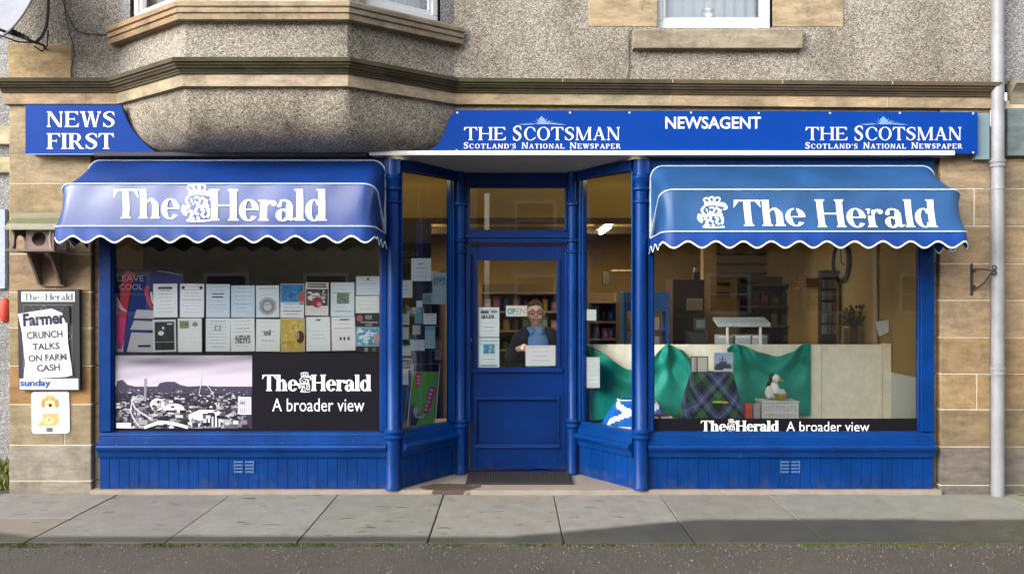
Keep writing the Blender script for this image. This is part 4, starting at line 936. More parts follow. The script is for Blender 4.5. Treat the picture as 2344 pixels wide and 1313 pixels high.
# blue shelf unit, hooded counter stand, shelves, clock
Y = 1.7; t = thing('shelf_unit', 'bright blue metal display stand behind the right column', 'display stand', (PX(1480, Y), Y, .03))
g = MB(); a, c = PX(1428, Y), PX(1532, Y); bl = (.03, .13, .42)
g.box(a, c, Y, Y + .3, PZ(712, Y), PZ(668, Y), bl); g.build('header', M['soft'], t, bevel=.004)
for X in (a + .015, c - .015):
    g = MB(); g.box(X - .015, X + .015, Y, Y + .3, .03, PZ(712, Y) - .001, bl); g.build('side', M['soft'], t)
for py in (755, 800, 870, 940):
    g = MB(); g.box(a + .031, c - .031, Y + .01, Y + .3, PZ(py, Y) - .012, PZ(py, Y), bl); g.build('shelf', M['soft'], t)
k = 0
for py, cols in ((755, [(.55, .5, .1), (.6, .5, .35), (.5, .45, .1), (.65, .55, .4)]), (800, [(.3, .5, .45), (.5, .6, .6), (.1, .3, .25), (.55, .6, .6)])):
    for i, col in enumerate(cols):
        X = a + .04 + i * .088; obj_box('magazine', f"{['yellow', 'cream', 'gold', 'peach', 'sea green', 'pale grey', 'dark green', 'silver'][k]} magazine on the {'upper' if py == 755 else 'lower'} shelf of the blue stand", 'magazine', X, X + .075, Y + .1, Y + .13, PZ(py, Y) + .001, PZ(py, Y) + .13, col); k += 1
Y = 1.35; t = thing('counter_stand', 'grey hooded scratch card stand with two white posts on the counter', 'counter stand', (PX(1698, Y), Y, .9))
g = MB(); a, c = PX(1638, Y), PX(1757, Y)
g.prism([(a, Y - .1, PZ(747, Y)), (a, Y - .1, PZ(738, Y)), (a, Y + .1, PZ(726, Y)), (a, Y + .12, PZ(733, Y))], (c - a, 0, 0), (.36, .44, .48)); g.build('hood', M['soft'], t, bevel=.004)
for px in (1660, 1735):
    g = MB(); g.box(PX(px, Y) - .01, PX(px, Y) + .01, Y - .09, Y - .07, .90, PZ(745, Y), (.65, .66, .68)); g.build('post', M['soft'], t)
for i, px in enumerate((1641, 1681, 1719)):
    g = MB(); g.box(PX(px, Y), PX(px + 35, Y), Y - .04, Y + .1, PZ(788, Y), PZ(766, Y), (.30, .34, .38)); g.box(PX(px, Y) + .004, PX(px + 35, Y) - .004, Y - .046, Y - .041, PZ(772, Y), PZ(768, Y), (.6, .62, .62)); g.build('tray', M['soft'], t, bevel=.003)
Y = 1.3; t = thing('counter', 'long brown shop counter behind the cream screen', 'counter', (PX(1650, 1.5), 1.5, .03))
g = MB(); g.box(PX(1545, Y), PX(1960, Y), Y, Y + .5, .03, .86, (.13, .08, .045)); g.build('base', M['matt'], t); g = MB(); g.box(PX(1540, Y), PX(1965, Y), Y - .03, Y + .53, .861, .895, (.2, .13, .08)); g.build('worktop', M['matt'], t, bevel=.004)
# back shelving with goods
goods = {'red': (.45, .06, .05), 'yellow': (.55, .42, .08), 'white': (.6, .6, .55), 'green': (.08, .25, .10), 'blue': (.06, .14, .36), 'orange': (.5, .22, .05), 'brown': (.16, .09, .05), 'purple': (.18, .08, .25)}
names = list(goods); rg = random.Random(11)
ordn = ['first', 'second', 'third', 'fourth', 'fifth', 'sixth', 'seventh', 'eighth', 'ninth', 'tenth', 'eleventh', 'twelfth']
def shelving(px0, px1, Y, rows, lab, where, gl):
    a, c = PX(px0, Y), PX(px1, Y); t = thing('shelving', lab, 'shelves', ((a + c) / 2, Y, .03)); wd = (.16, .11, .06)
    for X in (a, c): g = MB(); g.box(X - .02, X + .02, Y, Y + .3, .03, PZ(rows[0], Y) + .1, wd); g.build('upright', M['matt'], t)
    g = MB(); g.box(a + .021, c - .021, Y + .28, Y + .3, .03, PZ(rows[0], Y) + .1, (.10, .07, .04)); g.build('back_panel', M['matt'], t)
    for r_, py in enumerate(rows):
        z0 = PZ(py, Y); g = MB(); g.box(a + .021, c - .021, Y + .001, Y + .279, z0 - .02, z0, wd); g.build('shelf', M['matt'], t)
        if r_ == 0: continue
        n_ = gl; dx = (c - a - .06) / n_
        for i in range(n_):
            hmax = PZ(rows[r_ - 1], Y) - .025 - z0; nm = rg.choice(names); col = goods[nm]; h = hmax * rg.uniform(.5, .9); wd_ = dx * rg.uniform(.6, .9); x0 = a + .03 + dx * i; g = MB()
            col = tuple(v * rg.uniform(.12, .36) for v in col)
            if rg.random() < .3: g.lathe([(wd_ * .38, z0 + .001), (wd_ * .42, z0 + h * .1), (wd_ * .42, z0 + h * .75), (wd_ * .2, z0 + h * .85), (wd_ * .2, z0 + h)], x0 + wd_ / 2, Y + .12, 10, col); cat = 'jar'
            else: g.box(x0, x0 + wd_, Y + .05, Y + .17, z0 + .001, z0 + h, col); g.box(x0 + wd_ * .15, x0 + wd_ * .85, Y + .048, Y + .0495, z0 + h * .3, z0 + h * .7, tuple(min(.5, v * 1.4 + .03) for v in col)); cat = 'packet'
            tag(g.build('jar' if cat == 'jar' else 'packet', M['soft']), f'{nm} {cat}, {ordn[i]} from left, {ordn[r_ - 1]} row of {where}', cat, 'goods on the ' + lab.split(' seen')[0])
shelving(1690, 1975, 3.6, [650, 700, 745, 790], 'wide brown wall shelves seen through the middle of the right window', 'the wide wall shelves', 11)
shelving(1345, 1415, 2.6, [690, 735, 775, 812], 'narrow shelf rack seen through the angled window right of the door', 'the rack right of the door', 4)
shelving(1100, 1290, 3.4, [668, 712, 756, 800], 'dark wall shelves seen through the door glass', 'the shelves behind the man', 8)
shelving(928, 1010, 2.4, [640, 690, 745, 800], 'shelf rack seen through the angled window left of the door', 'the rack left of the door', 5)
# slat boards on the wall (dark horizontal rails)
g = MB()
for k in range(6): g.box(PX(1640, 4.4), PX(1815, 4.4), 4.5, 4.56, 1.63 + k * .13, 1.65 + k * .13, (.12, .07, .03))
t = g.build('slat_board', M['matt']); tag(t, 'dark horizontal wall rails above the shelves at the back', 'wall rails')
# back room doorway post
g = MB(); g.box(PX(1610, 2.9), PX(1640, 2.9), 2.9, 3.05, .03, 2.34, (.40, .28, .12)); tag(g.build('pillar', M['matt']), 'ochre square pillar inside the shop behind the right window', 'pillar')
# oval clock on the right wall (seen edge-on)
Yk = 1.85; zk = PZ(600, Yk); t = thing('wall_clock', 'round dark rimmed clock on the right interior wall', 'clock', (INX1 - .02, Yk, zk))
g = MB(); n_ = 32; ring = [Vector((INX1 - .03, Yk + .20 * math.cos(2 * math.pi * k / n_), zk + .20 * math.sin(2 * math.pi * k / n_))) for k in range(n_ + 1)]; g.tube(ring, .022, 8, (.05, .03, .02)); g.build('rim', M['soft'], t, smooth=True)
g = MB(); g.face([(INX1 - .022, Yk + .19 * math.cos(2 * math.pi * k / n_), zk + .19 * math.sin(2 * math.pi * k / n_)) for k in range(n_)], (.32, .25, .15)); g.build('face', M['matt'], t)
g = MB(); g.tube([(INX1 - .028, Yk, zk), (INX1 - .028, Yk + .02, zk + .13)], .005, 6, (.02, .02, .02)); g.tube([(INX1 - .028, Yk, zk), (INX1 - .028, Yk - .08, zk - .03)], .006, 6, (.02, .02, .02)); g.build('hands', M['soft'], t)
# papers clipped to the wall edge
pl_ = PLN(.8)
leaf('paper_bundle', 'bundle of white papers pinned at the corner above the cream screen', 'papers', pl_, 0, 0, 0, 0, (.62, .62, .66), q=[(2003, 736), (2046, 730), (2052, 752), (2012, 770)], th=.02)
g = MB(); yy = 1.02; g.box(PX(2028, yy), PX(2044, yy), yy, yy + .02, PZ(722, yy), PZ(650, yy), (.5, .45, .38)); tag(g.build('notice_strip', M['matt']), 'tall cream notice strip on the wall corner above the papers', 'notice')
# hanging dark sign in the left part with faint lettering
Y = .94; mp = PLN(Y)
def d_ban(g, m, x0, y0, x1, y1): sans(g, m, 'COT LINE', 909, 574, 960, 586, (.09, .09, .10), .01); sans(g, m, 'CIDE', 917, 593, 942, 604, (.08, .08, .09), .01)
leaf('hanging_sign', 'black hanging board with faint grey capitals behind the angled left window', 'sign', mp, 905, 556, 984, 640, (.008, .009, .014), d_ban, .01)

# more shop clutter behind the screen
def bits(name, label, cat, Y, items, parts=None):
    t = thing(name, label, cat, tuple(P(items[0][0], items[0][3], Y)))
    for k, (x0, y0, x1, y1, dpt, col, pn) in enumerate(items):
        g = MB(); g.box(PX(x0, Y), PX(x1, Y), Y + .002 * k, Y + dpt, PZ(y1, Y), PZ(y0, Y), col); g.build(pn, M['soft'], t, bevel=.004)
    return t
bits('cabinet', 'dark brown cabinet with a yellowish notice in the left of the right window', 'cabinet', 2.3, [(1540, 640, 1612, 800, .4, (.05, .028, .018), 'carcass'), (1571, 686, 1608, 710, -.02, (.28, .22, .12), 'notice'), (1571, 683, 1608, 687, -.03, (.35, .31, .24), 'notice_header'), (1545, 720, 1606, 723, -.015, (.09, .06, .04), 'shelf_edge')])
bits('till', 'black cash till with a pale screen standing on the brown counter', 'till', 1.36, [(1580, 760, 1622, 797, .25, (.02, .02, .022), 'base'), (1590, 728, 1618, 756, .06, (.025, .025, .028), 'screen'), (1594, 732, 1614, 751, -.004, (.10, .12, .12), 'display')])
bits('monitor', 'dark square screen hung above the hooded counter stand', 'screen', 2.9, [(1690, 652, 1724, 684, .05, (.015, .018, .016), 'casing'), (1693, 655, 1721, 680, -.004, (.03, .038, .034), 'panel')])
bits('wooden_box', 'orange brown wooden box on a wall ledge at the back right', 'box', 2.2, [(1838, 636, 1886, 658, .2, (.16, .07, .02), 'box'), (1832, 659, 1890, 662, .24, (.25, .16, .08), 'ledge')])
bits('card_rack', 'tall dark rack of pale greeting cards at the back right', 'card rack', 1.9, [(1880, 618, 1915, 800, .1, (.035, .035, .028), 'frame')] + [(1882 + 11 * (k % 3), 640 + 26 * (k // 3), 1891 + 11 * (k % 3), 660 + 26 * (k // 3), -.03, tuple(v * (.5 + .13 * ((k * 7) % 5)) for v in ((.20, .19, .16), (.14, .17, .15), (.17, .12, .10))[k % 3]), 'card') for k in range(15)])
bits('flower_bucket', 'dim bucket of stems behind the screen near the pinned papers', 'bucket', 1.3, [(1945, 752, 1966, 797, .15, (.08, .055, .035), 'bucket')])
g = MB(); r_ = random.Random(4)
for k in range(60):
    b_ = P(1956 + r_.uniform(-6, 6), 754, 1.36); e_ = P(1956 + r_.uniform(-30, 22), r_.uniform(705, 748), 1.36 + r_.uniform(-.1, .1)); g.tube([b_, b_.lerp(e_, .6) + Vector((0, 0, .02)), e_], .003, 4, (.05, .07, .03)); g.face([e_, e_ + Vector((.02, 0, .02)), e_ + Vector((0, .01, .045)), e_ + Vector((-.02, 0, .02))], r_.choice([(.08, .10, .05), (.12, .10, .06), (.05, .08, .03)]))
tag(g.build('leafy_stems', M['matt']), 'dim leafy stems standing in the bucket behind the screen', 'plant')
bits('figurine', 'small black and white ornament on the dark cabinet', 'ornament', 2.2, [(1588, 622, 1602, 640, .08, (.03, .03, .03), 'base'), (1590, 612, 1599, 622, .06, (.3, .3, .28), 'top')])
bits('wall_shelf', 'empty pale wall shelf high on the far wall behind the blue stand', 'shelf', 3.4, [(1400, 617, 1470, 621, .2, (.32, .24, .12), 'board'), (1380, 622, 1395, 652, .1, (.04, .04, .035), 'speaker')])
# ================================================================ SIGNS ON THE FASCIA
def board(mb, mp, pts, th, col=(1, 1, 1)):
    f = [mp(x, y) for x, y in pts]; b_ = [p + Vector((0, th, 0)) for p in f]; n = len(f)
    mb.face(f[::-1], col); mb.face(b_, col)
    for i in range(n): j = (i + 1) % n; mb.face([f[i], f[j], b_[j], b_[i]], col)
YS = -.115; mp = PLN(YS)
t = thing('shop_sign', 'blue board lettered NEWS FIRST at the left end of the fascia', 'sign', (PX(200, YS), YS, PZ(352, YS)))
g = MB(); curve = catmull([(277, 240), (285, 262), (300, 292), (322, 320), (345, 340), (364, 352)], 5)
board(g, mp, [(58, 240)] + curve + [(58, 352)], .03); g.build('board', M['sign'], t)
g = MB(); serif(g, mp, 'NEWS', 105, 255, 263, 291, (1, 1, 1), w=.17, t=.07, sf=.06, e=.003); serif(g, mp, 'FIRST', 107, 305, 261, 341, (1, 1, 1), w=.19, t=.07, sf=.07, e=.003); g.build('lettering', M['letter'], t)
g = MB(); g.box(PX(59, YS), PX(270, YS), YS + .031, -.01, PZ(350, YS), PZ(243, YS)); g.build('batten_box', M['dark_board'], t)
g = MB(); g.box(PX(60, YS), PX(362, YS), YS - .006, YS + .02, PZ(354, YS), PZ(352, YS)); g.build('edge_strip', simple('thin_blue_edge', (.10, .22, .6), .4), t)
t = thing('shop_sign', 'long blue fascia board with two newspaper mastheads and NEWSAGENT', 'sign', (PX(1600, YS), YS, PZ(347, YS)))
g = MB(); curve = catmull([(974, 347), (1002, 330), (1018, 300), (1030, 268), (1043, 252)], 5)
board(g, mp, curve + [(1700, 254), (2238, 257), (2238, 352), (1700, 349)], .03); g.build('board', M['sign'], t)
g = MB(); g.box(PX(1052, YS), PX(2236, YS), YS + .031, -.01, PZ(346, YS), PZ(258, YS)); g.build('batten_box', M['dark_board'], t)
for dx in (0, 782):
    g = MB()
    serif(g, mp, 'THE', 1062 + dx, 291, 1158 + dx, 321, (1, 1, 1), w=.15, t=.06, sf=.07, e=.003)
    serif(g, mp, 'S', 1173 + dx, 288, 1194 + dx, 322, (1, 1, 1), w=.17, t=.07, sf=.06, e=.003)
    serif(g, mp, 'COTSMAN', 1199 + dx, 291, 1420 + dx, 321, (1, 1, 1), w=.16, t=.06, sf=.07, e=.003)
    for wd_, x0, x1 in (("SCOTLAND'S", 1061, 1181), ('NATIONAL', 1194, 1292), ('NEWSPAPER', 1304, 1421)):
        serif(g, mp, wd_, x0 + dx, 326, x1 + dx, 340, (1, 1, 1), w=.19, t=.10, sf=.07, gap=.14, small=.78, e=.003)
    g.build('masthead_lettering', M['letter'], t)
g = MB(); sans(g, mp, 'NEWSAGENT', 1523, 267, 1742, 295, (1, 1, 1), .018, .003); g.build('lettering', M['letter'], t)
for dx, nm in ((0, .0), (782, .0)):      # pale thistle ornament over each masthead
    g = MB(); rr_ = random.Random(5)
    for k in range(-9, 10):
        x0 = 1240 + dx + k * 2.0; x1 = 1240 + dx + k * 6.6; top = 284 - 17 * math.exp(-(k / 4.5) ** 2) + 1.5 * (k % 2)
        g.poly(mp, [(x0 - 2.2, 284.5), ((x0 + x1) / 2 - 1.5, (284 + top) / 2), (x1, top), ((x0 + x1) / 2 + 1.5, (284 + top) / 2 + 1.5), (x0 + 2.2, 284.5)], (1, 1, 1), .003 + (k + 9) * .0001)
    for k in (-1, 0, 1): g.disc(mp, 1240 + dx + k * 4, 275 - (k == 0) * 4, 3.2, 4.5, (1, 1, 1), .0052 + k * .0002)
    g.build('ornament', M['letter_blue'], t)
for px, py in [(1047, 258), (1155 + 150, 258), (1441, 258), (1582, 258), (1737, 259), (1900, 259), (2060, 259), (2228, 260), (1045, 344), (1172, 345), (1307, 345), (1560, 346), (1575, 346), (1760, 348), (1900, 349), (2060, 349), (2228, 349)]:
    g = MB(); g.ball(mp(px, py), (.008, .004, .008), nu=8, nv=5); g.build('fixing_screw', M['letter'], t, smooth=True)
g = MB(); g.box(PX(2239, YS), PX(2272, YS), -.075, -.01, PZ(363, YS), PZ(257, YS)); tag(g.build('fascia_end_board', M['grey_board'], bevel=.004), 'weathered grey blue board at the right end of the fascia', 'board')

# ================================================================ AWNINGS
def awning(name_label, XL_, XR_, h, Rr, mat, valmat, draw, phi2=R(35.5), wall_in=(0, 0)):
    zp = ZC + h; t = thing('awning', name_label, 'awning', ((XL_ + XR_) / 2, 0, zp), 'blue newspaper awnings over the shop windows')
    Yp = -.03; c = .10
    def hoop(phi, s, inset=0.0, R_=Rr):
        # s 0..1 along the hoop from left pivot to right pivot
        a0, a1 = XL_ + inset, XR_ - inset; L1 = R_ - c; La = c * math.pi / 2; Lt = (a1 - a0) - 2 * c; tot = 2 * L1 + 2 * La + Lt
        # distribute parameters: ends get fixed fractions
        if s < .15: d = s / .15; x, r = a0, L1 * d
        elif s < .25: th = (s - .15) / .1 * math.pi / 2; x, r = a0 + c - c * math.cos(th), L1 + c * math.sin(th)
        elif s <= .75: x, r = a0 + c + Lt * (s - .25) / .5, R_
        elif s <= .85: th = (s - .75) / .1 * math.pi / 2; x, r = a1 - c + c * math.sin(th), L1 + c * math.cos(th)
        else: d = (1 - s) / .15; x, r = a1, L1 * d
        return Vector((x, Yp - r * math.cos(phi), zp + r * math.sin(phi)))
    U = 120
    us = [k / U for k in range(U + 1)]
    phs = (R(88), phi2, R(1.5)); ins = (wall_in[0], 0, 0)
    for q in range(2):
        p0, p1 = phs[q], phs[q + 1]
        g = MB()
        def fn(u, v):
            a, b_ = hoop(p0, u, ins[q]), hoop(p1, u, ins[q + 1]); p = a.lerp(b_, v); s = 4 * v * (1 - v)
            e_ = max(0, 1 - min(u, 1 - u) / .25); k = math.sin(min(1, e_) * math.pi / 2)
            p.x += (1 if u < .5 else -1) * .045 * s * k; m = p - Vector((p.x, Yp, zp)); p -= m * (.030 * s)
            p.y += .0035 * s * math.sin(u * 47 + v * 3) + .002 * math.sin(u * 90 + 2 * v); return p
        g.grid(fn, U, 14); ob = g.build('canopy', mat, t, smooth=True)
    for q in range(3):
        g = MB(); g.tube([hoop(phs[q], .001 + .998 * k / 90, ins[q], Rr + .004) for k in range(91)], .0065, 6); g.build('piping', M['piping'], t, smooth=True)
        g = MB(); g.tube([hoop(phs[q], .001 + .998 * k / 90, ins[q] + .012, Rr - .012) for k in range(91)], .010, 6); g.build('frame_hoop', M['steel'], t, smooth=True)
    # scalloped valance
    cum = [0]; hp = [hoop(phs[2], k / 400) for k in range(401)]
    for a, b_ in zip(hp, hp[1:]): cum.append(cum[-1] + (b_ - a).length)
    tot = cum[-1]
    def drop(d): return .098 + .024 * math.cos(2 * math.pi * d / .207)
    g = MB(); g2 = MB(); n_ = 400
    def vp(i, v, e=0, base=None):
        p = hp[i].copy(); hh = base if base is not None else drop(cum[i]) * v; out = .018 * math.sin(min(1, v) * 1.5) + .006 * v * math.sin(cum[i] * 9) + e
        p.z -= hh; p.y -= out * (1 if 60 < i < 340 else .3); p.x += (.6 * out * v if i > 340 else (-.6 * out * v if i < 60 else 0)); return p
    for i in range(n_):
        for k in range(5): g.face([vp(i, k / 5), vp(i, (k + 1) / 5), vp(i + 1, (k + 1) / 5), vp(i + 1, k / 5)])
        g2.face([vp(i, 1, .003, drop(cum[i]) - .006), vp(i, 1, .003, drop(cum[i]) + .008), vp(i + 1, 1, .003, drop(cum[i + 1]) + .008), vp(i + 1, 1, .003, drop(cum[i + 1]) - .006)])
    g.build('valance', valmat, t, smooth=True, merge=True); ob = g2.build('valance_trim', M['piping_white'], t, smooth=True); s_ = ob.modifiers.new('Solidify', 'SOLIDIFY'); s_.thickness = .003
    # lettering lies on the lower panel
    def pan(u, v): 
        a, b_ = hoop(phs[1], u), hoop(phs[2], u); return a.lerp(b_, v)
    pa, pb = pan(.5, 0), pan(.5, 1); nrm = Vector((1, 0, 0)).cross(pb - pa).normalized()
    if nrm.y > 0: nrm = -nrm
    base = RPL(pa, nrm); mid = (pa + pb) / 2; span = (pb - pa).length
    def mpn_(x, y, e=0):
        p = base(x, y); v = min(1, max(0, (p - Vector((p.x, pa.y, pa.z))).dot((pb - pa).normalized()) / span)); s = 4 * v * (1 - v)
        m_ = p - Vector((p.x, Yp, zp)); return p - m_ * (.030 * s) + nrm * (.0035 + e)
    g = MB(); draw(g, mpn_); g.build('lettering', M['letter'], t)
    # pivot brackets
    for X in (XL_ + .02, XR_ - .02):
        g = MB(); g.box(X - .02, X + .02, -.05, .0, zp - .05, zp + .05); g.tube([(X, -.04, zp), (X, -.30, zp - .10), (X, -.46, zp - .02)], .008, 6); g.build('bracket', M['iron'], t)
    return t
def vinyl(name, col, rough, ior, spec, cw):
    m, n, b = nmat(name); tc = nd(n, 'ShaderNodeTexCoord'); L = n.links.new; b.inputs['Roughness'].default_value = .6
    no = nd(n, 'ShaderNodeTexNoise', Scale=2.5, Detail=6); L(tc.outputs['Object'], no.inputs['Vector']); mr = nd(n, 'ShaderNodeMapRange'); mr.inputs[1].default_value = .3; mr.inputs[2].default_value = .7; mr.inputs[3].default_value = .74; mr.inputs[4].default_value = 1.26; L(no.outputs[0], mr.inputs[0])
    s = nd(n, 'ShaderNodeVectorMath', operation='SCALE'); s.inputs[0].default_value = col; L(mr.outputs[0], s.inputs['Scale']); L(s.outputs[0], b.inputs['Base Color'])
    b.inputs['Coat Weight'].default_value = cw; b.inputs['Coat IOR'].default_value = ior; b.inputs['Coat Roughness'].default_value = rough; b.inputs['Specular IOR Level'].default_value = spec
    bp = nd(n, 'ShaderNodeBump', Distance=.008, Strength=.3); n2 = nd(n, 'ShaderNodeTexNoise', Scale=14, Detail=3); L(tc.outputs['Object'], n2.inputs['Vector']); L(n2.outputs[0], bp.inputs['Height']); L(bp.outputs[0], b.inputs['Normal'])
    return m
M['vin_l'] = vinyl('glossy_blue_vinyl', (.0, .027, .17), .24, 2.1, .3, .36)
M['vin_r'] = vinyl('faded_blue_vinyl', (.010, .062, .18), .35, 1.5, .3, .3)
M['vin_v'] = vinyl('valance_vinyl', (.001, .034, .19), .4, 1.5, .2, .2)
M['piping'] = simple('pale_piping', (.42, .52, .66), .5); M['piping_white'] = simple('white_scallop_binding', (.78, .80, .84), .5)
def dl(g, m):
    serif(g, m, 'The', 258, 432, 410, 500, (1, 1, 1), w=.215, t=.055, sf=.055, gap=.0, e=.001); crest(g, m, 415, 422, 487, 508, (1, 1, 1), .001)
    serif(g, m, 'Herald', 478, 432, 748, 505, (1, 1, 1), w=.215, t=.055, sf=.055, gap=.0, e=.001)
def dr(g, m):
    crest(g, m, 1598, 450, 1664, 522, (1, 1, 1), .001); serif(g, m, 'The', 1684, 456, 1847, 517, (1, 1, 1), w=.215, t=.055, sf=.055, gap=.0, e=.001, shear=-.08)
    serif(g, m, 'Herald', 1872, 455, 2148, 520, (1, 1, 1), w=.205, t=.055, sf=.05, gap=.03, e=.001, shear=-.10)
awning('glossy blue awning with large white newspaper title left of its door column', -3.44, -1.03, .481, .59, M['vin_l'], M['vin_v'], dl)
awning('paler faded blue awning with large white newspaper title over the right window', 1.125, 3.43, .442, .583, M['vin_r'], M['vin_v'], dr)

# ================================================================ WINDOW GRAPHICS
YG = .012      # just outside the pane
mp = PLN(.022)
SK = [(.50, .46, .60), (.34, .25, .42), (.46, .40, .58), (.62, .60, .74), (.75, .75, .84), (.82, .83, .88)]
def d_city(g, m, x0, y0, x1, y1):
    r = random.Random(8); X0, Y0, X1, Y1 = 264, 813, 577, 980; lil = (.52, .47, .64)
    nx, ny = 60, 26
    def skyc(u, v):
        c = .55 + .35 * v - .30 * math.exp(-((v - .12 - .1 * math.sin(u * 4)) / .16) ** 2) * (.4 + .6 * math.sin(u * 3.6 + .4) ** 2) + .12 * math.sin(u * 9 + v * 6) * math.sin(v * 11 + u * 3) * .5 + .12 * u
        c = max(.10, min(.88, c)) ** 1.7 * .6; return (c * .95, c * .86, min(.92, c * 1.02 + .01))
    g.grid(lambda u, v: m(X0 + (X1 - X0) * u, Y0 + 72 * v, .0008), nx, ny, skyc)
    g.rect(m, X0, 884, X1, Y1, (.035, .028, .05), .001)
    hill = [(264, 892), (268, 872), (280, 868), (292, 880), (310, 884), (360, 884), (366, 876), (380, 873), (400, 873), (412, 880), (430, 884), (470, 882), (520, 886), (577, 884), (577, 900), (264, 900)]
    g.poly(m, hill, (.05, .045, .075), .0014)
    e = .0016
    for k in range(1000):      # crowded rooftops, bigger towards the bottom
        t_ = r.random() ** .8; y = 889 + t_ * 88; s = 2.6 + 12 * t_; x = r.uniform(X0 + 1, X1 - 2 * s - 2); wd_, hh = s * r.uniform(.5, 1.8), s * r.uniform(.3, .9)
        c = r.choice([.02, .03, .06, .10, .18, .30, .5]) * r.uniform(.7, 1.1); col = (c * .95, c * .92, c * 1.02 + .004); yb = min(Y1 - .5, y + hh)
        if r.random() < .4: g.poly(m, [(x, yb), (x + wd_, yb), (x + wd_ * .9, y + hh * .3), (x + wd_ * .45, y - hh * .2), (x, y + hh * .3)], col, e)
        else: g.poly(m, [(x, yb), (x + wd_, yb), (x + wd_, y), (x + r.uniform(-.2, .2), y + r.uniform(-.5, .5))], col, e)
        e += .0000022
    e = .0031
    for cx, cy, rx, ry, c in ((360, 925, 16, 14, .8), (398, 935, 24, 12, .85), (320, 910, 12, 7, .3)): g.disc(m, cx, cy, rx, ry, (c * .95, c * .92, c), e); e += .00005
    for k in range(3): g.stroke(m, [(352 + k * 5, 914), (358 + k * 5, 925), (354 + k * 4, 936)], 1.6, (.1, .09, .13), e + .0001)
    g.poly(m, [(432, 976), (432, 948), (458, 937), (496, 938), (520, 950), (520, 976)], (.72, .70, .78), e + .0002)
    for k in range(6): g.rect(m, 472 + k * 8, 948 + k % 2 * 2, 477 + k * 8, 976, (.06, .05, .09), e + .0003)
    g.rect(m, 545, 908, 575, 948, (.6, .58, .68), e + .0002)
    for k in range(5): g.rect(m, 549 + k * 5, 912, 551 + k * 5, 946, (.2, .18, .26), e + .0003)
    g.rect(m, 330, 866, 335, 918, (.22, .19, .26), e + .0004)
    g.stroke(m, [(304, 912), (310, 934), (346, 958)], 3, (.5, .47, .58), e + .0005); g.stroke(m, [(304, 912), (300, 945), (318, 975)], 3, (.45, .42, .52), e + .0006)
    g.stroke(m, [(455, 905), (462, 878), (478, 886), (490, 908)], 1.2, (.6, .6, .66), e + .0007); g.rect(m, 458, 862, 460, 884, (.5, .5, .55), e + .0007)
    g.rect(m, X0 + 2, 967, X0 + 36, 979, (.72, .7, .78), e + .0008); g.stroke(m, [(330, 978), (370, 966), (410, 972), (430, 978)], 7, (.66, .63, .72), e + .0009)
def d_her(g, m, a, b_, c, d_, W=(.86, .86, .88)):
    w_ = c - a; ww = dict(w=.23, t=.065, sf=.06, gap=.0)
    serif(g, m, 'The', a, b_, a + .328 * w_, d_, W, e=.004, **ww); crest(g, m, a + .33 * w_, b_ - (d_ - b_) * .15, a + .45 * w_, d_ + (d_ - b_) * .1, (.62, .62, .64), .004); serif(g, m, 'Herald', a + .448 * w_, b_, c, d_, W, e=.004, **ww)
def d_pan(g, m, x0, y0, x1, y1):
    d_city(g, m, x0, y0, x1, y1); d_her(g, m, 600, 857, 850, 894); sans(g, m, 'A broader view', 623, 911, 834, 941, (.75, .75, .77), 0, .004)
leaf('window_sign', 'black panel with a grey city panorama and the words A broader view', 'sign', mp, 258, 808, 872, 988, (.010, .009, .013), d_pan, .003, mat=M['vprint'])
def d_str(g, m, x0, y0, x1, y1): d_her(g, m, 1604, 962, 1783, 986); sans(g, m, 'A broader view', 1800, 964, 1990, 987, (.78, .78, .8), 0, .004)
leaf('window_sign', 'narrow black strip lettered A broader view along the foot of the right window', 'sign', mp, 1495, 957, 2105, 992, (.009, .008, .011), d_str, .003, mat=M['vprint'])

# notices stuck inside the left window
mp = PLN(.05); rt = random.Random(21)
PW = (.86, .88, .92); PB = (.66, .68, .72)
def lines(g, m, x0, y0, x1, y1, n=9, col=(.30, .33, .38), seed=0, big=None):
    r = random.Random(seed); h = (y1 - y0)
    for k in range(n):
        y = y0 + h * (.08 + .86 * k / n); w_ = (x1 - x0) * r.uniform(.45, .84); cx = (x0 + x1) / 2; kk = r.uniform(.8, 1.5); c = tuple(min(.75, v * kk) for v in col); hh = .9 if r.random() < .75 else 2.0
        x = cx - w_ / 2
        while x < cx + w_ / 2: q = r.uniform(2, 8); g.rect(m, x, y, min(x + q, cx + w_ / 2), y + hh, c, .0008); x += q + 1.2
def T(seed, n=9, extra=None, col=(.30, .33, .38)):
    def f(g, m, x0, y0, x1, y1):
        lines(g, m, x0, y0, x1, y1, n, col, seed)
        if extra: extra(g, m, x0, y0, x1, y1)
    return f
def blob_pic(cols, fx0, fy0, fx1, fy1, seed=1, n=40):
    def f(g, m, x0, y0, x1, y1):
        r = random.Random(seed); a, b_, c, d_ = x0 + (x1 - x0) * fx0, y0 + (y1 - y0) * fy0, x0 + (x1 - x0) * fx1, y0 + (y1 - y0) * fy1
        g.rect(m, a, b_, c, d_, cols[0], .001)
        for k in range(n):
            rx, ry = (c - a) * r.uniform(.03, .14), (d_ - b_) * r.uniform(.03, .12); g.disc(m, r.uniform(a + rx, c - rx), r.uniform(b_ + ry, d_ - ry), rx, ry, r.choice(cols), .0011 + k * .00002, 7)
    return f
def combo(*fs):
    def f(*a):
        for q in fs: q(*a)
    return f
def txt(s, fx0, fy0, fx1, fy1, col=(.05, .05, .06), b=.02): return lambda g, m, x0, y0, x1, y1: sans(g, m, s, x0 + (x1 - x0) * fx0, y0 + (y1 - y0) * fy0, x0 + (x1 - x0) * fx1, y0 + (y1 - y0) * fy1, col, b, .002)
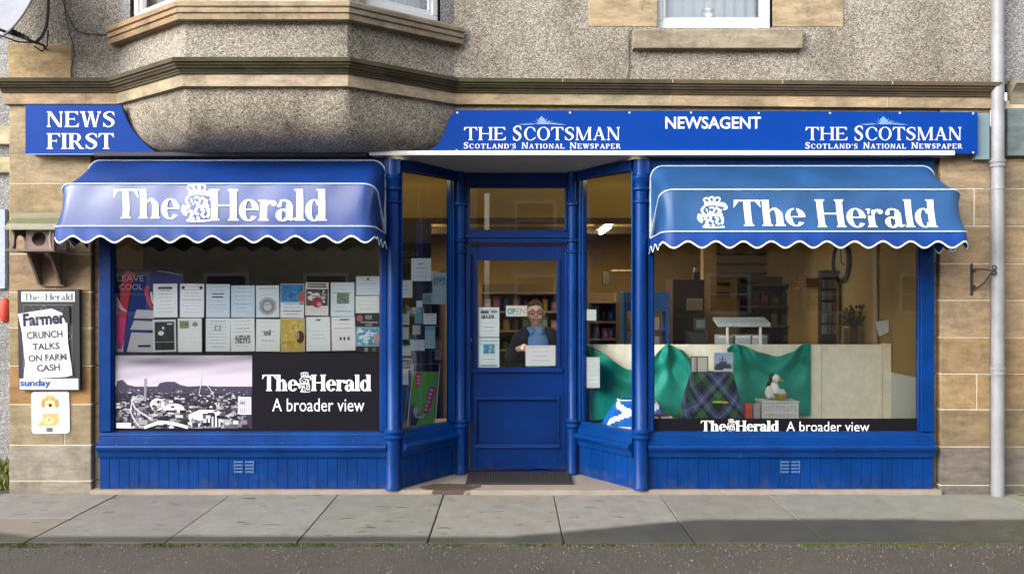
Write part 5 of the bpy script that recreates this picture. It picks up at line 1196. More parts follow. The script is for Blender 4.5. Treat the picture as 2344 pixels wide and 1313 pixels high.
def rc_(fx0, fy0, fx1, fy1, col, e=.0013): return lambda g, m, x0, y0, x1, y1: g.rect(m, x0 + (x1 - x0) * fx0, y0 + (y1 - y0) * fy0, x0 + (x1 - x0) * fx1, y0 + (y1 - y0) * fy1, col, e)
def di_(cx, cy, rx, ry, col, e=.0016): return lambda g, m, x0, y0, x1, y1: g.disc(m, x0 + (x1 - x0) * cx, y0 + (y1 - y0) * cy, (x1 - x0) * rx, (y1 - y0) * ry, col, e)
DK = (.06, .06, .08)
notes = [
 ((351, 649, 406, 726), PW, combo(T(1, 8), rc_(.2, .10, .8, .16, DK)), 'white typed notice with a bold heading, first of the upper row beside the coloured poster'),
 ((412, 649, 467, 726), PW, combo(T(2, 9), di_(.13, .12, .07, .05, DK), di_(.87, .12, .07, .05, DK)), 'white notice with two dark dots in its top corners'),
 ((472, 650, 526, 726), (.67, .76, .86), combo(T(3, 8), rc_(.25, .28, .75, .31, DK), rc_(.25, .37, .72, .40, DK)), 'pale blue white notice with two bold lines, third of the upper row'),
 ((529, 653, 583, 726), (.63, .74, .86), T(4, 7), 'pale blue notice with few lines, fourth of the upper row'),
 ((586, 653, 639, 726), (.73, .81, .86), combo(T(5, 4), di_(.5, .65, .38, .28, (.42, .46, .50), .0010), di_(.5, .65, .28, .21, (.27, .29, .32), .0012), di_(.5, .65, .18, .14, (.63, .61, .63), .0014), rc_(.36, .58, .62, .61, (.50, .25, .25), .0018)), 'grey notice with a round target pattern on it'),
 ((642, 649, 696, 727), (.76, .81, .86), combo(blob_pic([(.03, .22, .50), (.02, .14, .38), (.05, .30, .60)], .02, .02, .98, .52, 2), di_(.9, .42, .16, .20, (.45, .12, .10), .003), rc_(0.02, .52, .98, .56, (.30, .45, .60), .0032), lambda g, m, x0, y0, x1, y1: lines(g, m, x0, y0 + 44, x1, y1, 4, DK, 9)), 'blue and white glossy poster with a red figure at its right edge'),
 ((699, 646, 752, 722), (.76, .73, .73), combo(blob_pic([(.10, .10, .11), (.45, .44, .45), (.79, .78, .77), (.05, .05, .05)], .03, .20, .97, .70, 3, 60), di_(.52, .60, .24, .16, (.35, .05, .07), .003), di_(.60, .66, .10, .07, (.65, .35, .38), .0032), rc_(.1, .04, .9, .08, DK), rc_(.08, .11, .92, .15, DK)), 'black and white crowd poster with a red centre'),
 ((757, 646, 811, 724), (.71, .79, .86), combo(T(6, 8), blob_pic([(.18, .25, .17), (.30, .36, .22), (.12, .18, .20)], .26, .31, .78, .62, 4)), 'pale notice with a small green photograph in the middle'),
 ((815, 632, 870, 675), (.67, .76, .83), combo(T(7, 6), rc_(.46, .08, .54, .22, DK)), 'small white notice at the top right, above the others'),
 ((814, 677, 868, 716), (.81, .83, .83), T(8, 4, col=(.40, .50, .40)), 'small white card directly under the top right notice'),
 ((350, 731, 403, 805), (.71, .73, .76), combo(blob_pic([(.03, .04, .04), (.05, .06, .06)], .08, .07, .92, .94, 5, 20), rc_(.10, .68, .90, .71, (.30, .30, .30), .003), di_(.35, .42, .13, .07, (.86, .86, .86), .003), di_(.45, .26, .05, .05, (.85, .85, .85), .003), rc_(.62, .12, .84, .16, (.85, .85, .85), .003)), 'black poster with white figures and a white border, under the first notice'),
 ((407, 728, 462, 805), (.83, .85, .86), combo(T(10, 7, col=(.61, .63, .67)), blob_pic([(.25, .32, .18), (.35, .42, .26), (.15, .20, .12)], .08, .08, .46, .30, 6), di_(.72, .18, .12, .07, (.25, .27, .30))), 'white leaflet with a green landscape photo in its top left corner'),
 ((471, 728, 527, 804), (.81, .85, .86), combo(T(11, 9), rc_(.36, .22, .62, .38, (.30, .32, .35)), rc_(.42, .25, .56, .35, (.73, .78, .85), .0016)), 'white sheet with a small square logo, third of the lower row'),
 ((528, 728, 583, 804), (.83, .86, .86), combo(T(12, 8), txt('NEWS', .2, .52, .82, .74)), 'white sheet with the word NEWS in bold black'),
 ((586, 730, 641, 804), (.83, .86, .86), combo(T(13, 6, col=(.45, .50, .58)), rc_(.32, .38, .62, .5, (.25, .27, .30)), rc_(.55, .33, .62, .5, (.20, .20, .25), .0016)), 'nearly blank pale sheet with one small grey drawing'),
 ((642, 728, 698, 805), (.58, .48, .30), combo(blob_pic([(.62, .45, .10), (.68, .52, .16), (.52, .36, .06), (.70, .58, .25)], .05, .05, .95, .95, 7, 60), di_(.80, .56, .17, .19, (.09, .04, .03), .003), di_(.68, .52, .09, .12, (.55, .34, .20), .0032), rc_(.08, .70, .6, .73, (.40, .28, .05), .0034)), 'gold yellow poster with a dark haired head at its right'),
 ((701, 725, 756, 803), (.81, .86, .86), combo(T(14, 8, col=(.61, .67, .73)), rc_(.42, .07, .60, .11, DK)), 'white sheet with faint text, seventh of the lower row'),
 ((759, 725, 813, 802), (.86, .85, .86), combo(T(15, 7, col=(.50, .45, .50)), di_(.38, .64, .05, .05, DK), di_(.54, .64, .05, .05, DK), di_(.72, .64, .05, .05, DK), rc_(.36, .06, .74, .10, DK)), 'white sheet with a row of three small dark figures'),
 ((815, 718, 868, 747), (.04, .04, .04), combo(di_(.16, .36, .14, .26, (.50, .12, .14)), rc_(.4, .1, .68, .42, (.30, .30, .30)), rc_(.2, .60, .95, .72, (.40, .38, .36)), rc_(.4, .78, .7, .95, (.30, .28, .27))), 'small dark card with a red disc at the right end of the notices'),
 ((814, 748, 868, 792), (.45, .62, .70), combo(blob_pic([(.16, .42, .58), (.67, .85, .86), (.10, .30, .45), (.85, .86, .86)], .02, .04, .98, .96, 8, 60), di_(.88, .62, .14, .26, (.60, .35, .35), .003)), 'blue patterned picture card, lowest at the right end of the notices'),
 ((816, 794, 868, 805), (.04, .04, .04), combo(rc_(.35, .05, .5, .95, (.35, .35, .35)), rc_(.7, .1, .85, .9, (.20, .15, .10))), 'thin dark strip of a leaflet just above the black panorama panel'),
]
def turned(m, cx, cy, a):
    ca, sa = math.cos(a), math.sin(a); return lambda x, y, e=0.0: m(cx + (x - cx) * ca - (y - cy) * sa, cy + (x - cx) * sa + (y - cy) * ca, e)
for k, ((x0, y0, x1, y1), col, dr_, lab) in enumerate(notes): leaf('notice', lab, 'notice', turned(PLN(.05 - .0006 * (k % 3)), (x0 + x1) / 2, (y0 + y1) / 2, R(rt.uniform(-1.1, 1.1))), x0, y0, x1, y1, col, dr_, .0015, 'notices stuck in the left shop window')
# ice lolly poster behind them
def d_lolly(g, m, x0, y0, x1, y1):
    e = .0008; bl = (.01, .035, .20)
    g.poly(m, [(258, 615), (420, 625), (420, 805), (258, 805)], (.012, .014, .045), e)
    g.poly(m, [(258, 678), (270, 690), (290, 705), (282, 805), (256, 805)], (.40, .42, .44), e + .0002)
    g.poly(m, [(306, 640), (350, 618), (420, 628), (420, 700), (345, 745), (300, 805), (282, 805), (296, 700)], bl, e + .0003)
    g.stroke(m, [(300, 622), (290, 650), (284, 690), (278, 730), (276, 770), (274, 798)], [24, 24, 20, 22, 18, 10], (.42, .035, .06), e + .0005)
    g.stroke(m, [(279, 726), (276, 770), (274, 796)], [19, 15, 8], (.55, .03, .25), e + .0007)
    g.stroke(m, [(264, 672), (276, 702), (290, 712)], [3, 8, 3], (.55, .45, .52), e + .0009)
    g.stroke(m, [(340, 655), (334, 668), (345, 700), (352, 706)], [8, 8, 7, 5], (.55, .04, .08), e + .0009); g.stroke(m, [(346, 668), (348, 685), (352, 695)], [5, 5, 4], (.7, .65, .5), e + .0011)
    for k, (a, b_) in enumerate(((708, 728), (733, 754), (760, 805))):
        g.poly(m, [(313 - k * 6, a), (352, a + 2), (352, b_ + 1), (306 - k * 8, b_)], (.55, .55, .58), e + .0012)
    g.rect(m, 316, 789, 345, 794, (.02, .02, .05), e + .0014); g.stroke(m, [(360, 620), (390, 624), (418, 630)], 2, (.35, .4, .55), e + .0014)
    sans(g, m, 'LEAVE', 268, 630, 329, 643, (.50, .42, .44), .0, e + .0016); sans(g, m, 'COOL', 273, 650, 327, 663, (.46, .40, .46), .0, e + .0016)
leaf('ice_lolly_poster', 'red and dark blue ice lolly poster in the left corner of the left window', 'poster', PLN(.062), 258, 615, 420, 805, (.02, .02, .06), d_lolly, .002)

# notices in the angled left window
p0 = Vector((*SPL[0], 1)); dirv = Vector((SPL[1][0] - SPL[0][0], SPL[1][1] - SPL[0][1], 0)).normalized(); n_sp = Vector((dirv.y, -dirv.x, 0))
mps = RPL(p0 - n_sp * .045, n_sp)
GW = (.76, .80, .80)
sp = [((941, 591, 987, 643), combo(T(31, 5), rc_(.35, .22, .6, .25, DK)), GW, 'large square white card, topmost in the angled left window'),
 ((911, 641, 944, 681), T(32, 4), GW, 'white card at the left edge just below the topmost one'), ((990, 624, 1022, 696), combo(blob_pic([(.12, .26, .34), (.4, .52, .58)], .1, .14, .9, .38, 2), T(33, 4)), (.42, .56, .62), 'tall pale blue leaflet at the right edge of the angled left window'),
 ((968, 671, 990, 695), blob_pic([(.25, .4, .45), (.12, .25, .3)], .1, .1, .9, .9, 4), (.4, .5, .52), 'small blue green card left of the tall leaflet'), ((953, 688, 967, 703), None, GW, 'tiny white slip above the teal card'),
 ((942, 703, 970, 717), blob_pic([(.05, .28, .36), (.4, .5, .5)], .05, .05, .95, .95, 5), (.3, .45, .5), 'small teal card under the tiny slip'), ((949, 718, 967, 740), None, (.20, .40, .36), 'small green card between two white cards'),
 ((969, 717, 999, 742), T(34, 3), GW, 'white card right of the small green card'), ((913, 718, 937, 743), T(35, 3), (.5, .55, .58), 'grey white card at the left edge level with the green card'), ((944, 744, 962, 765), None, (.62, .60, .60), 'small tilted white ticket in the middle of the angled left window'),
 ((973, 746, 996, 797), combo(T(36, 6), rc_(0, 0, 1, .18, (.2, .4, .5))), (.36, .56, .62), 'tall light blue card under the white card on the right'), ((912, 748, 936, 776), T(37, 3), (.58, .58, .58), 'white card at the left edge below the grey white card'),
 ((939, 777, 972, 802), T(38, 2), (.66, .68, .74), 'blank white card tilted beside the light blue card'), ((912, 790, 941, 813), T(39, 3), (.55, .57, .58), 'white card at the left edge above the black and white photo'),
 ((914, 820, 943, 846), blob_pic([(.1, .1, .12), (.5, .5, .52), (.25, .25, .28)], .05, .08, .95, .92, 6), GW, 'small black and white photo card at the left edge'), ((917, 847, 935, 880), T(40, 4), (.62, .64, .74), 'narrow white slip hanging under the black and white photo')]
for (x0, y0, x1, y1), dr_, col, lab in sp: leaf('notice', lab, 'notice', mps, x0, y0, x1, y1, col, dr_, .0015, 'cards stuck in the angled left window')
p0r = Vector((*SPR[0], 1)); dr2 = Vector((SPR[1][0] - SPR[0][0], SPR[1][1] - SPR[0][1], 0)).normalized(); n_r = Vector((dr2.y, -dr2.x, 0)); mpr = RPL(p0r - n_r * .045, n_r)
leaf('notice', 'white typed sheet at the left edge of the angled right window', 'notice', mpr, 1343, 817, 1373, 887, (.30, .33, .33), T(51, 6), .0015); leaf('notice', 'small white card high at the left edge of the angled right window', 'notice', mpr, 1343, 708, 1365, 733, (.32, .35, .36), T(52, 2), .0015)

# snack advertising board standing inside the angled window
ya = .50; mpa = PLN(ya); t = thing('advert_board', 'green and pink poster board with metal frame leaning in the angled left window', 'advertising board', tuple(P(965, 985, ya + .1)))
q = [(946, 850), (1004, 850), (991, 978), (937, 980)]
def lean(px, py, e=0): return P(px, py, ya - e + (985 - py) * .0012)
g = MB(); g.face([lean(*p) for p in q[::-1]], (.16, .55, .05)); g.face([lean(p[0], p[1], -.01) for p in q], (.3, .3, .3))
for i in range(4): a, b_ = q[i], q[(i + 1) % 4]; g.face([lean(*a), lean(*b_), lean(*b_, -.01), lean(*a, -.01)], (.3, .3, .3))
g.stroke(lean, [(958, 852), (958, 866), (957, 884)], [15, 15, 12], (.55, .04, .05), .001); g.stroke(lean, [(990, 884), (984, 915), (974, 945)], [14, 15, 11], (.60, .05, .28), .001)
for k in range(6): g.disc(lean, 988 - k * 2.6, 892 + k * 9, 3.4, 3.0, (.7, .55, .62), .002 + k * .0001)
for k in range(3): g.disc(lean, 958, 861 + k * 8, 3.6, 2.8, (.75, .6, .5), .002 + k * .0001)
g.poly(lean, [(942, 925), (956, 932), (960, 955), (950, 977), (938, 978)], (.10, .04, .06), .0015); g.disc(lean, 952, 940, 6, 10, (.65, .6, .5), .0022); g.stroke(lean, [(950, 952), (965, 955), (972, 948)], 4, (.55, .6, .5), .0025)
g.build('poster', M['print'], t); g = MB(); g.tube([lean(931, 985), lean(946, 834), lean(1007, 832), lean(994, 985)], .007, 8); g.tube([lean(922, 975, -.1), lean(942, 838, -.02)], .006, 8); g.build('frame', M['steel'], t, smooth=True)

# door notices
mpd = PLN(.664)
leaf('notice', 'white notice with black handwritten heading, upper one on the door glass', 'notice', mpd, 1095, 703, 1143, 771, (.76, .81, .83), combo(T(61, 6), txt('aus', .15, .26, .75, .38), rc_(.12, .12, .5, .2, DK), rc_(.6, .12, .9, .18, (.20, .20, .20))), .0015)
leaf('notice', 'white notice with a small blue picture, lower one on the door glass', 'notice', mpd, 1095, 773, 1143, 842, (.73, .83, .85), combo(T(62, 7), blob_pic([(.05, .32, .50), (.20, .45, .55), (.61, .67, .61)], .24, .22, .78, .52, 7), rc_(.1, .90, .9, .93, DK)), .0015)
leaf('open_sign', 'small cream sign reading OPEN hung inside the door glass', 'sign', mpd, 1158, 699, 1207, 724, (.81, .71, .63), lambda g, m, x0, y0, x1, y1: (g.rect(m, x0 + 2, y0 + 2, x1 - 2, y1 - 2, (.81, .81, .78), .0006), sans(g, m, 'OP', 1162, 705, 1180, 719, (.03, .30, .36), .03, .0012), sans(g, m, 'EN', 1182, 705, 1203, 719, (.55, .45, .38), .01, .0014)), .003)
leaf('held_sheet', 'white landscape sheet the man holds against the door glass', 'paper', mpd, 1203, 790, 1272, 837, (.85, .86, .86), T(64, 4), .0015)
# ================================================================ PERSON BEHIND THE DOOR
def chain(mb, pts, rad, seg=14):
    pts = [Vector(p) for p in pts]
    q = catmull([(*p, r) for p, r in zip(pts, rad)], 5); mb.tube([Vector(k[:3]) for k in q], [k[3] for k in q], seg); mb.ball(pts[0], rad[0], nu=14, nv=9); mb.ball(pts[-1], rad[-1], nu=14, nv=9)
def voxel(mb, name, mat, parent, vs, sm=4):
    ob = mb.build(name, mat, parent); m = ob.modifiers.new('Remesh', 'REMESH'); m.mode = 'VOXEL'; m.voxel_size = vs; m.use_smooth_shade = True
    s = ob.modifiers.new('Smooth', 'SMOOTH'); s.iterations = sm; s.factor = .5; return ob
skin = simple('skin', (.86, .56, .44), .5, var=.08, vs=20)
px_, py_, Yh = 1226, 716, .93; hc = P(px_, py_, Yh); hx_, hz_ = hc.x, hc.z
t = thing('person', 'smiling man in glasses, blue shirt and navy jacket behind the door glass', 'person', (hx_, 1.0, .04))
g = MB()
tilt = Matrix.Rotation(R(-4), 3, 'Y')
g.ball(hc, (.077, .095, .105), M=tilt, nu=20, nv=14); g.ball(hc + Vector((0, -.012, -.048)), (.060, .076, .068), nu=18, nv=12); g.ball(hc + Vector((0, -.035, -.092)), (.032, .038, .026))   # skull, jaw, chin
g.ball(hc + Vector((-.034, -.068, -.038)), (.026, .022, .022)); g.ball(hc + Vector((.034, -.068, -.038)), (.026, .022, .022)); g.ball(hc + Vector((0, -.078, .030)), (.056, .018, .016))   # cheeks, brow
chain(g, [hc + Vector((0, -.085, .015)), hc + Vector((0, -.102, -.012)), hc + Vector((0, -.103, -.024))], [.009, .014, .015])
for s in (-1, 1): g.ball(hc + Vector((s * .080, .005, -.008)), (.012, .018, .030)); g.ball(hc + Vector((s * .013, -.093, -.026)), .009)
nk = hc + Vector((.005, .02, -.10)); sh = Vector((hx_ + .02, .98, hz_ - .20))
chain(g, [nk, sh + Vector((0, 0, .03)), sh + Vector((0, 0, -.06))], [.052, .056, .10])
g.ball(sh + Vector((0, .0, -.14)), (.17, .105, .16)); g.ball(sh + Vector((0, 0, -.33)), (.155, .105, .17)); pel = Vector((hx_ + .02, 1.03, .74)); g.ball(pel, (.165, .115, .13)); g.ball(pel + Vector((0, 0, .12)), (.155, .11, .12))
shR = sh + Vector((-.165, -.01, -.04)); shL = sh + Vector((.165, .01, -.04)); elR = Vector((PX(1168, .86), .84, PZ(820, .86))); wrR = Vector((PX(1184, .72), .715, PZ(800, .72)))
elL = shL + Vector((.05, .03, -.27)); wrL = elL + Vector((-.01, -.08, -.23))
chain(g, [shR, elR, wrR], [.055, .042, .028]); chain(g, [shL, elL, wrL], [.055, .042, .028])
hd = Vector((PX(1196, .68), .685, PZ(796, .68)))
chain(g, [wrR, wrR.lerp(hd, .5), hd], [.026, .028, .030]); 
fp = [hd + Vector((.012, -.004, .018)), hd + Vector((.016, -.006, .004)), hd + Vector((.016, -.006, -.010)), hd + Vector((.012, -.004, -.024))]
for k, f in enumerate(fp): l = (.030, .036, .033, .026)[k]; chain(g, [f, f + Vector((l * .55, -.004, 0)), f + Vector((l, .000, -.002)), f + Vector((l * .9, .010, -.004))], [.0095, .009, .0085, .0075], 8)
chain(g, [hd + Vector((0, -.012, .022)), hd + Vector((.014, -.020, .030)), hd + Vector((.032, -.012, .026))], [.011, .010, .008], 8)
hL = wrL + Vector((-.005, -.02, -.07)); chain(g, [wrL, wrL.lerp(hL, .6), hL], [.027, .034, .028])
for k in range(4): f = hL + Vector((.0, -.024 + .016 * k, -.02)); chain(g, [f, f + Vector((-.004, -.004, -.035)), f + Vector((-.014, -.006, -.062 + .006 * abs(k - 1)))], [.0092, .0088, .0075], 8)
chain(g, [wrL + Vector((-.012, -.02, -.04)), wrL + Vector((-.022, -.042, -.065)), wrL + Vector((-.024, -.048, -.09))], [.011, .010, .008], 8)
for s in (-1, 1):
    hp_ = pel + Vector((s * .085, 0, -.06)); kn = Vector((hp_.x + s * .015, 1.0, .40)); an = Vector((kn.x, 1.05, .085)); chain(g, [hp_, kn, an], [.085, .058, .038]); chain(g, [an + Vector((0, 0, -.02)), an + Vector((0, -.10, -.035)), an + Vector((0, -.15, -.04))], [.035, .032, .022])
body = voxel(g, 'body', skin, t, .0055)
# clothing
M['navy'] = simple('navy_jacket_cloth', (.012, .016, .032), .85, var=.2, vs=20); M['shirt'] = simple('blue_shirt_cloth', (.16, .32, .66), .8, var=.1, vs=40); M['trouser'] = simple('dark_trousers', (.02, .02, .025), .85)
g = MB(); g.ball(sh + Vector((0, -.02, -.13)), (.125, .112, .17)); g.ball(sh + Vector((0, -.01, -.33)), (.14, .118, .18)); chain(g, [sh + Vector((0, -.012, .035)), sh + Vector((0, -.01, .0))], [.062, .085]); voxel(g, 'shirt', M['shirt'], t, .008)
g = MB()
for s in (-1, 1): g.prism([hc + Vector((s * .008, -.05, -.165)), hc + Vector((s * .055, -.045, -.115)), hc + Vector((s * .085, -.02, -.140)), hc + Vector((s * .05, -.075, -.195))], (0, .006, 0))
g.build('collar', M['shirt'], t, bevel=.003)
g = MB()
for s in (-1, 1):
    chain(g, [sh + Vector((s * .075, .0, .015)), sh + Vector((s * .135, -.005, -.03)), sh + Vector((s * .125, -.03, -.20)), sh + Vector((s * .125, -.03, -.45))], [.055, .075, .085, .095])
g.ball(sh + Vector((0, .05, -.15)), (.18, .095, .20)); g.ball(sh + Vector((0, .045, -.36)), (.175, .105, .24))
chain(g, [shR, elR, wrR.lerp(elR, .12)], [.070, .058, .044]); chain(g, [shL, elL, wrL.lerp(elL, .05)], [.070, .058, .044]); voxel(g, 'jacket', M['navy'], t, .009)
g = MB(); g.ball(pel, (.178, .128, .13))
for s in (-1, 1): hp_ = pel + Vector((s * .085, 0, -.06)); kn = Vector((hp_.x + s * .015, 1.0, .40)); an = Vector((kn.x, 1.05, .10)); chain(g, [hp_, kn, an], [.098, .075, .06])
voxel(g, 'trousers', M['trouser'], t, .01)
g = MB()
for s in (-1, 1): hp_ = pel + Vector((s * .085, 0, -.06)); kn = hp_.x + s * .015; chain(g, [(kn, 1.06, .07), (kn, .98, .062), (kn, .89, .055)], [.043, .042, .03])
voxel(g, 'shoes', simple('black_shoe', (.015, .015, .015), .4), t, .008)
g = MB(); g.ball(hc + Vector((0, .014, .018)), (.083, .095, .100), M=tilt, nu=24, nv=18); g.ball(hc + Vector((-.02, -.045, .085)), (.055, .035, .022)); 
hair = voxel(g, 'hair', simple('grey_brown_hair', (.085, .065, .05), .8, var=.35, vs=60, bump=.6, bs=90), t, .007, 2)
# keep the hair off the face: lift the front hairline
hm = hair.data
for v in hm.vertices:
    dlt = v.co - hc
    if dlt.y < -.01 and dlt.z < .055: v.co.y = hc.y - .01 + (dlt.y + .01) * .12
    if dlt.z < -.05: v.co.z = hc.z - .05; v.co.y = max(v.co.y, hc.y + .02)
g = MB(); gk = (.015, .012, .012)
for s in (-1, 1):
    c_ = hc + Vector((s * .032, -.105, .006)); g.tube([c_ + Vector((.024 * math.copysign(abs(math.cos(a)) ** .6, math.cos(a)), 0, .016 * math.copysign(abs(math.sin(a)) ** .6, math.sin(a)))) for a in [2 * math.pi * k / 20 for k in range(21)]], .0032, 6, gk)
    g.tube([c_ + Vector((s * .024, 0, .008)), hc + Vector((s * .084, -.03, .008)), hc + Vector((s * .086, .01, .004))], .0028, 6, gk)
g.tube([hc + Vector((-.010, -.107, .010)), hc + Vector((.010, -.107, .010))], .0032, 6, gk); g.build('glasses', M['soft'], t, smooth=True)
for s in (-1, 1): g = MB(); g.tube([hc + Vector((s * .014, -.094, .030)), hc + Vector((s * .032, -.092, .036)), hc + Vector((s * .050, -.080, .030))], [.003, .004, .002], 6, (.09, .065, .05)); g.build('eyebrow', M['soft'], t, smooth=True)
for s in (-1, 1): g = MB(); g.ball(hc + Vector((s * .031, -.083, .006)), (.012, .008, .007), (.55, .52, .50)); g.ball(hc + Vector((s * .031, -.0895, .006)), (.0055, .003, .0055), (.03, .03, .04)); g.build('eye', M['soft'], t, smooth=True)
g = MB(); mm_ = [(-.030, -.092, -.049), (-.015, -.101, -.058), (0, -.104, -.061), (.015, -.101, -.058), (.030, -.092, -.049)]; g.tube([hc + Vector(p) for p in mm_], [.003, .006, .007, .006, .003], 8, (.36, .10, .09)); g.tube([hc + Vector((p[0] * .8, p[1] - .004, p[2] + .001)) for p in mm_], [.001, .003, .0035, .003, .001], 8, (.72, .70, .64)); g.build('mouth', M['soft'], t, smooth=True)

# ================================================================ THINGS ON THE WALLS
# newspaper bill board
YB = -.045; mp = PLN(YB); t = thing('news_bill_board', 'black newspaper bill board on the left stone pillar', 'notice board', (PX(112, YB), YB, PZ(893, YB)))
TL, TR, BR, BL = (40, 663), (181, 662), (183, 893), (43, 893)
g = MB(); board(g, mp, [TL, TR, BR, BL], .035, (.022, .022, .026)); bb = g.build('board', M['soft'], t, bevel=.003)
g = MB(); LW = (.66, .70, .74)
g.rect(mp, 49, 667, 171, 690, LW, .002); serif(g, mp, 'The', 54, 672, 90, 687, (.10, .11, .14), w=.18, t=.07, sf=.06, gap=.02, e=.004); crest(g, mp, 91, 671, 101, 688, (.35, .36, .4), .004); serif(g, mp, 'Herald', 103, 671, 167, 687, (.10, .11, .14), w=.18, t=.07, sf=.06, gap=.02, e=.004)
g.build('title_strip', M['print'], t)
g = MB(); g.rect(mp, 45, 866, 179, 891, (.62, .70, .78), .002); sans(g, mp, 'sunday', 46, 868, 116, 888, (.02, .06, .28), .03, .005); g.build('day_strip', M['print'], t)
mp2 = PLN(YB - .010)
sheet = [(41, 718), (118, 706), (142, 716), (154, 735), (155, 780), (166, 858), (150, 862), (90, 865), (54, 868), (57, 830), (50, 760)]
g = MB(); g.face([mp2(*p) for p in sheet[::-1]], (.70, .70, .72)); g.face([mp2(p[0], p[1], -.002) for p in sheet], (.6, .6, .6))
tk = (.06, .06, .08)
sans(g, mp2, 'Farmer', 52, 714, 150, 744, (.025, .025, .06), .045, .002, rot=-.07)
g.poly(mp2, [(143, 700), (158, 700), (160, 742), (150, 738), (143, 722)], (.022, .022, .026), .004)
for s, a, b_, c, d_ in (('CRUNCH', 61, 757, 143, 774), ('TALKS', 74, 784, 136, 800), ('ON FARM', 65, 810, 152, 826), ('CASH', 84, 833, 137, 849)): sans(g, mp2, s, a, b_, c, d_, tk, .03, .002, rot=-.05)
for a, b_ in (((96, 712), (58, 790)), ((60, 725), (150, 840)), ((150, 760), (60, 860)), ((152, 812), (100, 862))): g.stroke(mp2, [a, b_], .7, (.45, .45, .5), .003)
tag(g.build('newspaper_bill', M['print']), 'crumpled white newspaper bill about farm cash clipped to the black board', 'poster')
g = MB(); wr_ = PLN(YB - .016)
for a, b_ in (((54, 698), (165, 698)), ((54, 698), (54, 862)), ((165, 698), (165, 862)), ((54, 760), (100, 698)), ((54, 830), (150, 698)), ((165, 770), (100, 698)), ((165, 835), (70, 698)), ((54, 760), (140, 862)), ((80, 862), (165, 770)), ((54, 830), (80, 862))): g.tube([wr_(*a), wr_(*b_)], .0011, 4, (.3, .3, .32))
g.build('wire_grille', M['steel'], t)
# puppy plate
YD = -.008; mp = PLN(YD); t = thing('dog_sign', 'white plate picturing a golden puppy below the bill board', 'sign', (PX(115, YD), YD, PZ(991, YD)))
g = MB(); pts = []
for cx_, cy_, a0 in ((79, 903, 180), (151, 902, 270), (152, 984, 0), (80, 985, 90)): pts += [(cx_ + 7 * math.cos(R(a0 + k * 22.5)), cy_ + 7 * math.sin(R(a0 + k * 22.5))) for k in range(5)]
board(g, mp, pts, .007, (.80, .80, .80)); g.build('plate', M['print'], t)
g = MB(); gd, gdd, gl_ = (.60, .34, .13), (.42, .20, .07), (.74, .52, .28)
g.disc(mp, 114, 918, 17, 15, gd, .001); g.disc(mp, 99, 923, 5, 10, gdd, .0012); g.disc(mp, 130, 923, 5, 10, gdd, .0012); g.disc(mp, 114, 924, 12, 9, gl_, .0014); g.disc(mp, 108, 914, 1.6, 1.6, (.03, .02, .02), .0018); g.disc(mp, 121, 914, 1.6, 1.6, (.03, .02, .02), .0018); g.disc(mp, 115, 927, 4.2, 4.0, (.03, .02, .02), .0018)
g.poly(mp, [(98, 945), (134, 945), (136, 965), (128, 974), (92, 974), (84, 972), (96, 962)], gd, .0010); g.disc(mp, 112, 962, 12, 8, gl_, .0014); g.rect(mp, 87, 939, 144, 945, (.62, .66, .70), .0018); g.disc(mp, 113, 960, 3, 3, gdd, .0018); g.rect(mp, 106, 978, 121, 988, (.10, .10, .12), .0012)
g.build('puppy_picture', M['print'], t)

# bird house on a post plate
t = thing('bird_house', 'brown wooden bird house with mossy roof fixed to the left stone pillar', 'bird house', (PX(95, -.2), 0, PZ(578, -.3)))
wd = (.17, .13, .115); xl, xr = PX(26, -.36), PX(121, -.36); yf, yb = -.37, -.13; zb, ze, zrd = PZ(570, -.36), PZ(522, -.36), PZ(490, -.25)
g = MB(); g.box(xl - .02, xr + .03, yf - .03, yb + .03, zb - .018, zb, wd); g.build('floor', M['wood'] if 'wood' in M else M['matt'], t, bevel=.002)
def endwall(X):
    g = MB(); ym = (yf + yb) / 2
    # gable with an arched opening: built from two jambs and a head
    g.prism([(X, yf, zb), (X, yf + .055, zb), (X, yf + .055, zb + .07), (X, yf + .075, zb + .105), (X, ym, zb + .118), (X, ym, zrd - .012), (X, yf, ze)], (.012, 0, 0), wd)
    g.prism([(X, yb, zb), (X, yb, ze), (X, ym, zrd - .012), (X, ym, zb + .118), (X, yb - .075, zb + .105), (X, yb - .055, zb + .07), (X, yb - .055, zb)], (.012, 0, 0), wd); return g.build('gable', M['matt'], t)
endwall(xr); endwall(xl)
def post(X, y):
    g = MB(); n_ = 9
    for sgn in (1,):
        A = []; 
    g.tube([(X + .012 * math.sin(k / 8 * math.pi) * (1 if X < (xl + xr) / 2 else -1), y, zb + (ze - zb) * k / 8) for k in range(9)], .011, 6, tuple(v * 1.9 for v in wd)); g.build('post', M['matt'], t, smooth=True)
for X in (xl + .005, xr - .01): post(X, yf + .01)
g = MB()    # front wall with round opening seen between posts
cx_, cz_ = (xl + xr) / 2 + .03, (zb + ze) / 2; hw = .055; n_ = 20; x0_, x1_ = xl + .09, xr - .03
outer = []; inner = []
for k in range(n_ + 1):
    a = 2 * math.pi * k / n_; c_, s_ = math.cos(a), math.sin(a); inner.append((cx_ + hw * c_, cz_ + hw * s_)); m_ = max(abs(c_) / ((x1_ - x0_) / 2), abs(s_) / ((ze - zb) / 2)); outer.append(((x0_ + x1_) / 2 + c_ / m_, cz_ + s_ / m_))
for k in range(n_): g.mesh([(outer[k][0], yf + .05, outer[k][1]), (outer[k + 1][0], yf + .05, outer[k + 1][1]), (inner[k + 1][0], yf + .05, inner[k + 1][1]), (inner[k][0], yf + .05, inner[k][1])], [(0, 1, 2, 3)], tuple(v * 1.3 for v in wd))
ob = g.build('front', M['matt'], t); s_ = ob.modifiers.new('Solidify', 'SOLIDIFY'); s_.thickness = .01
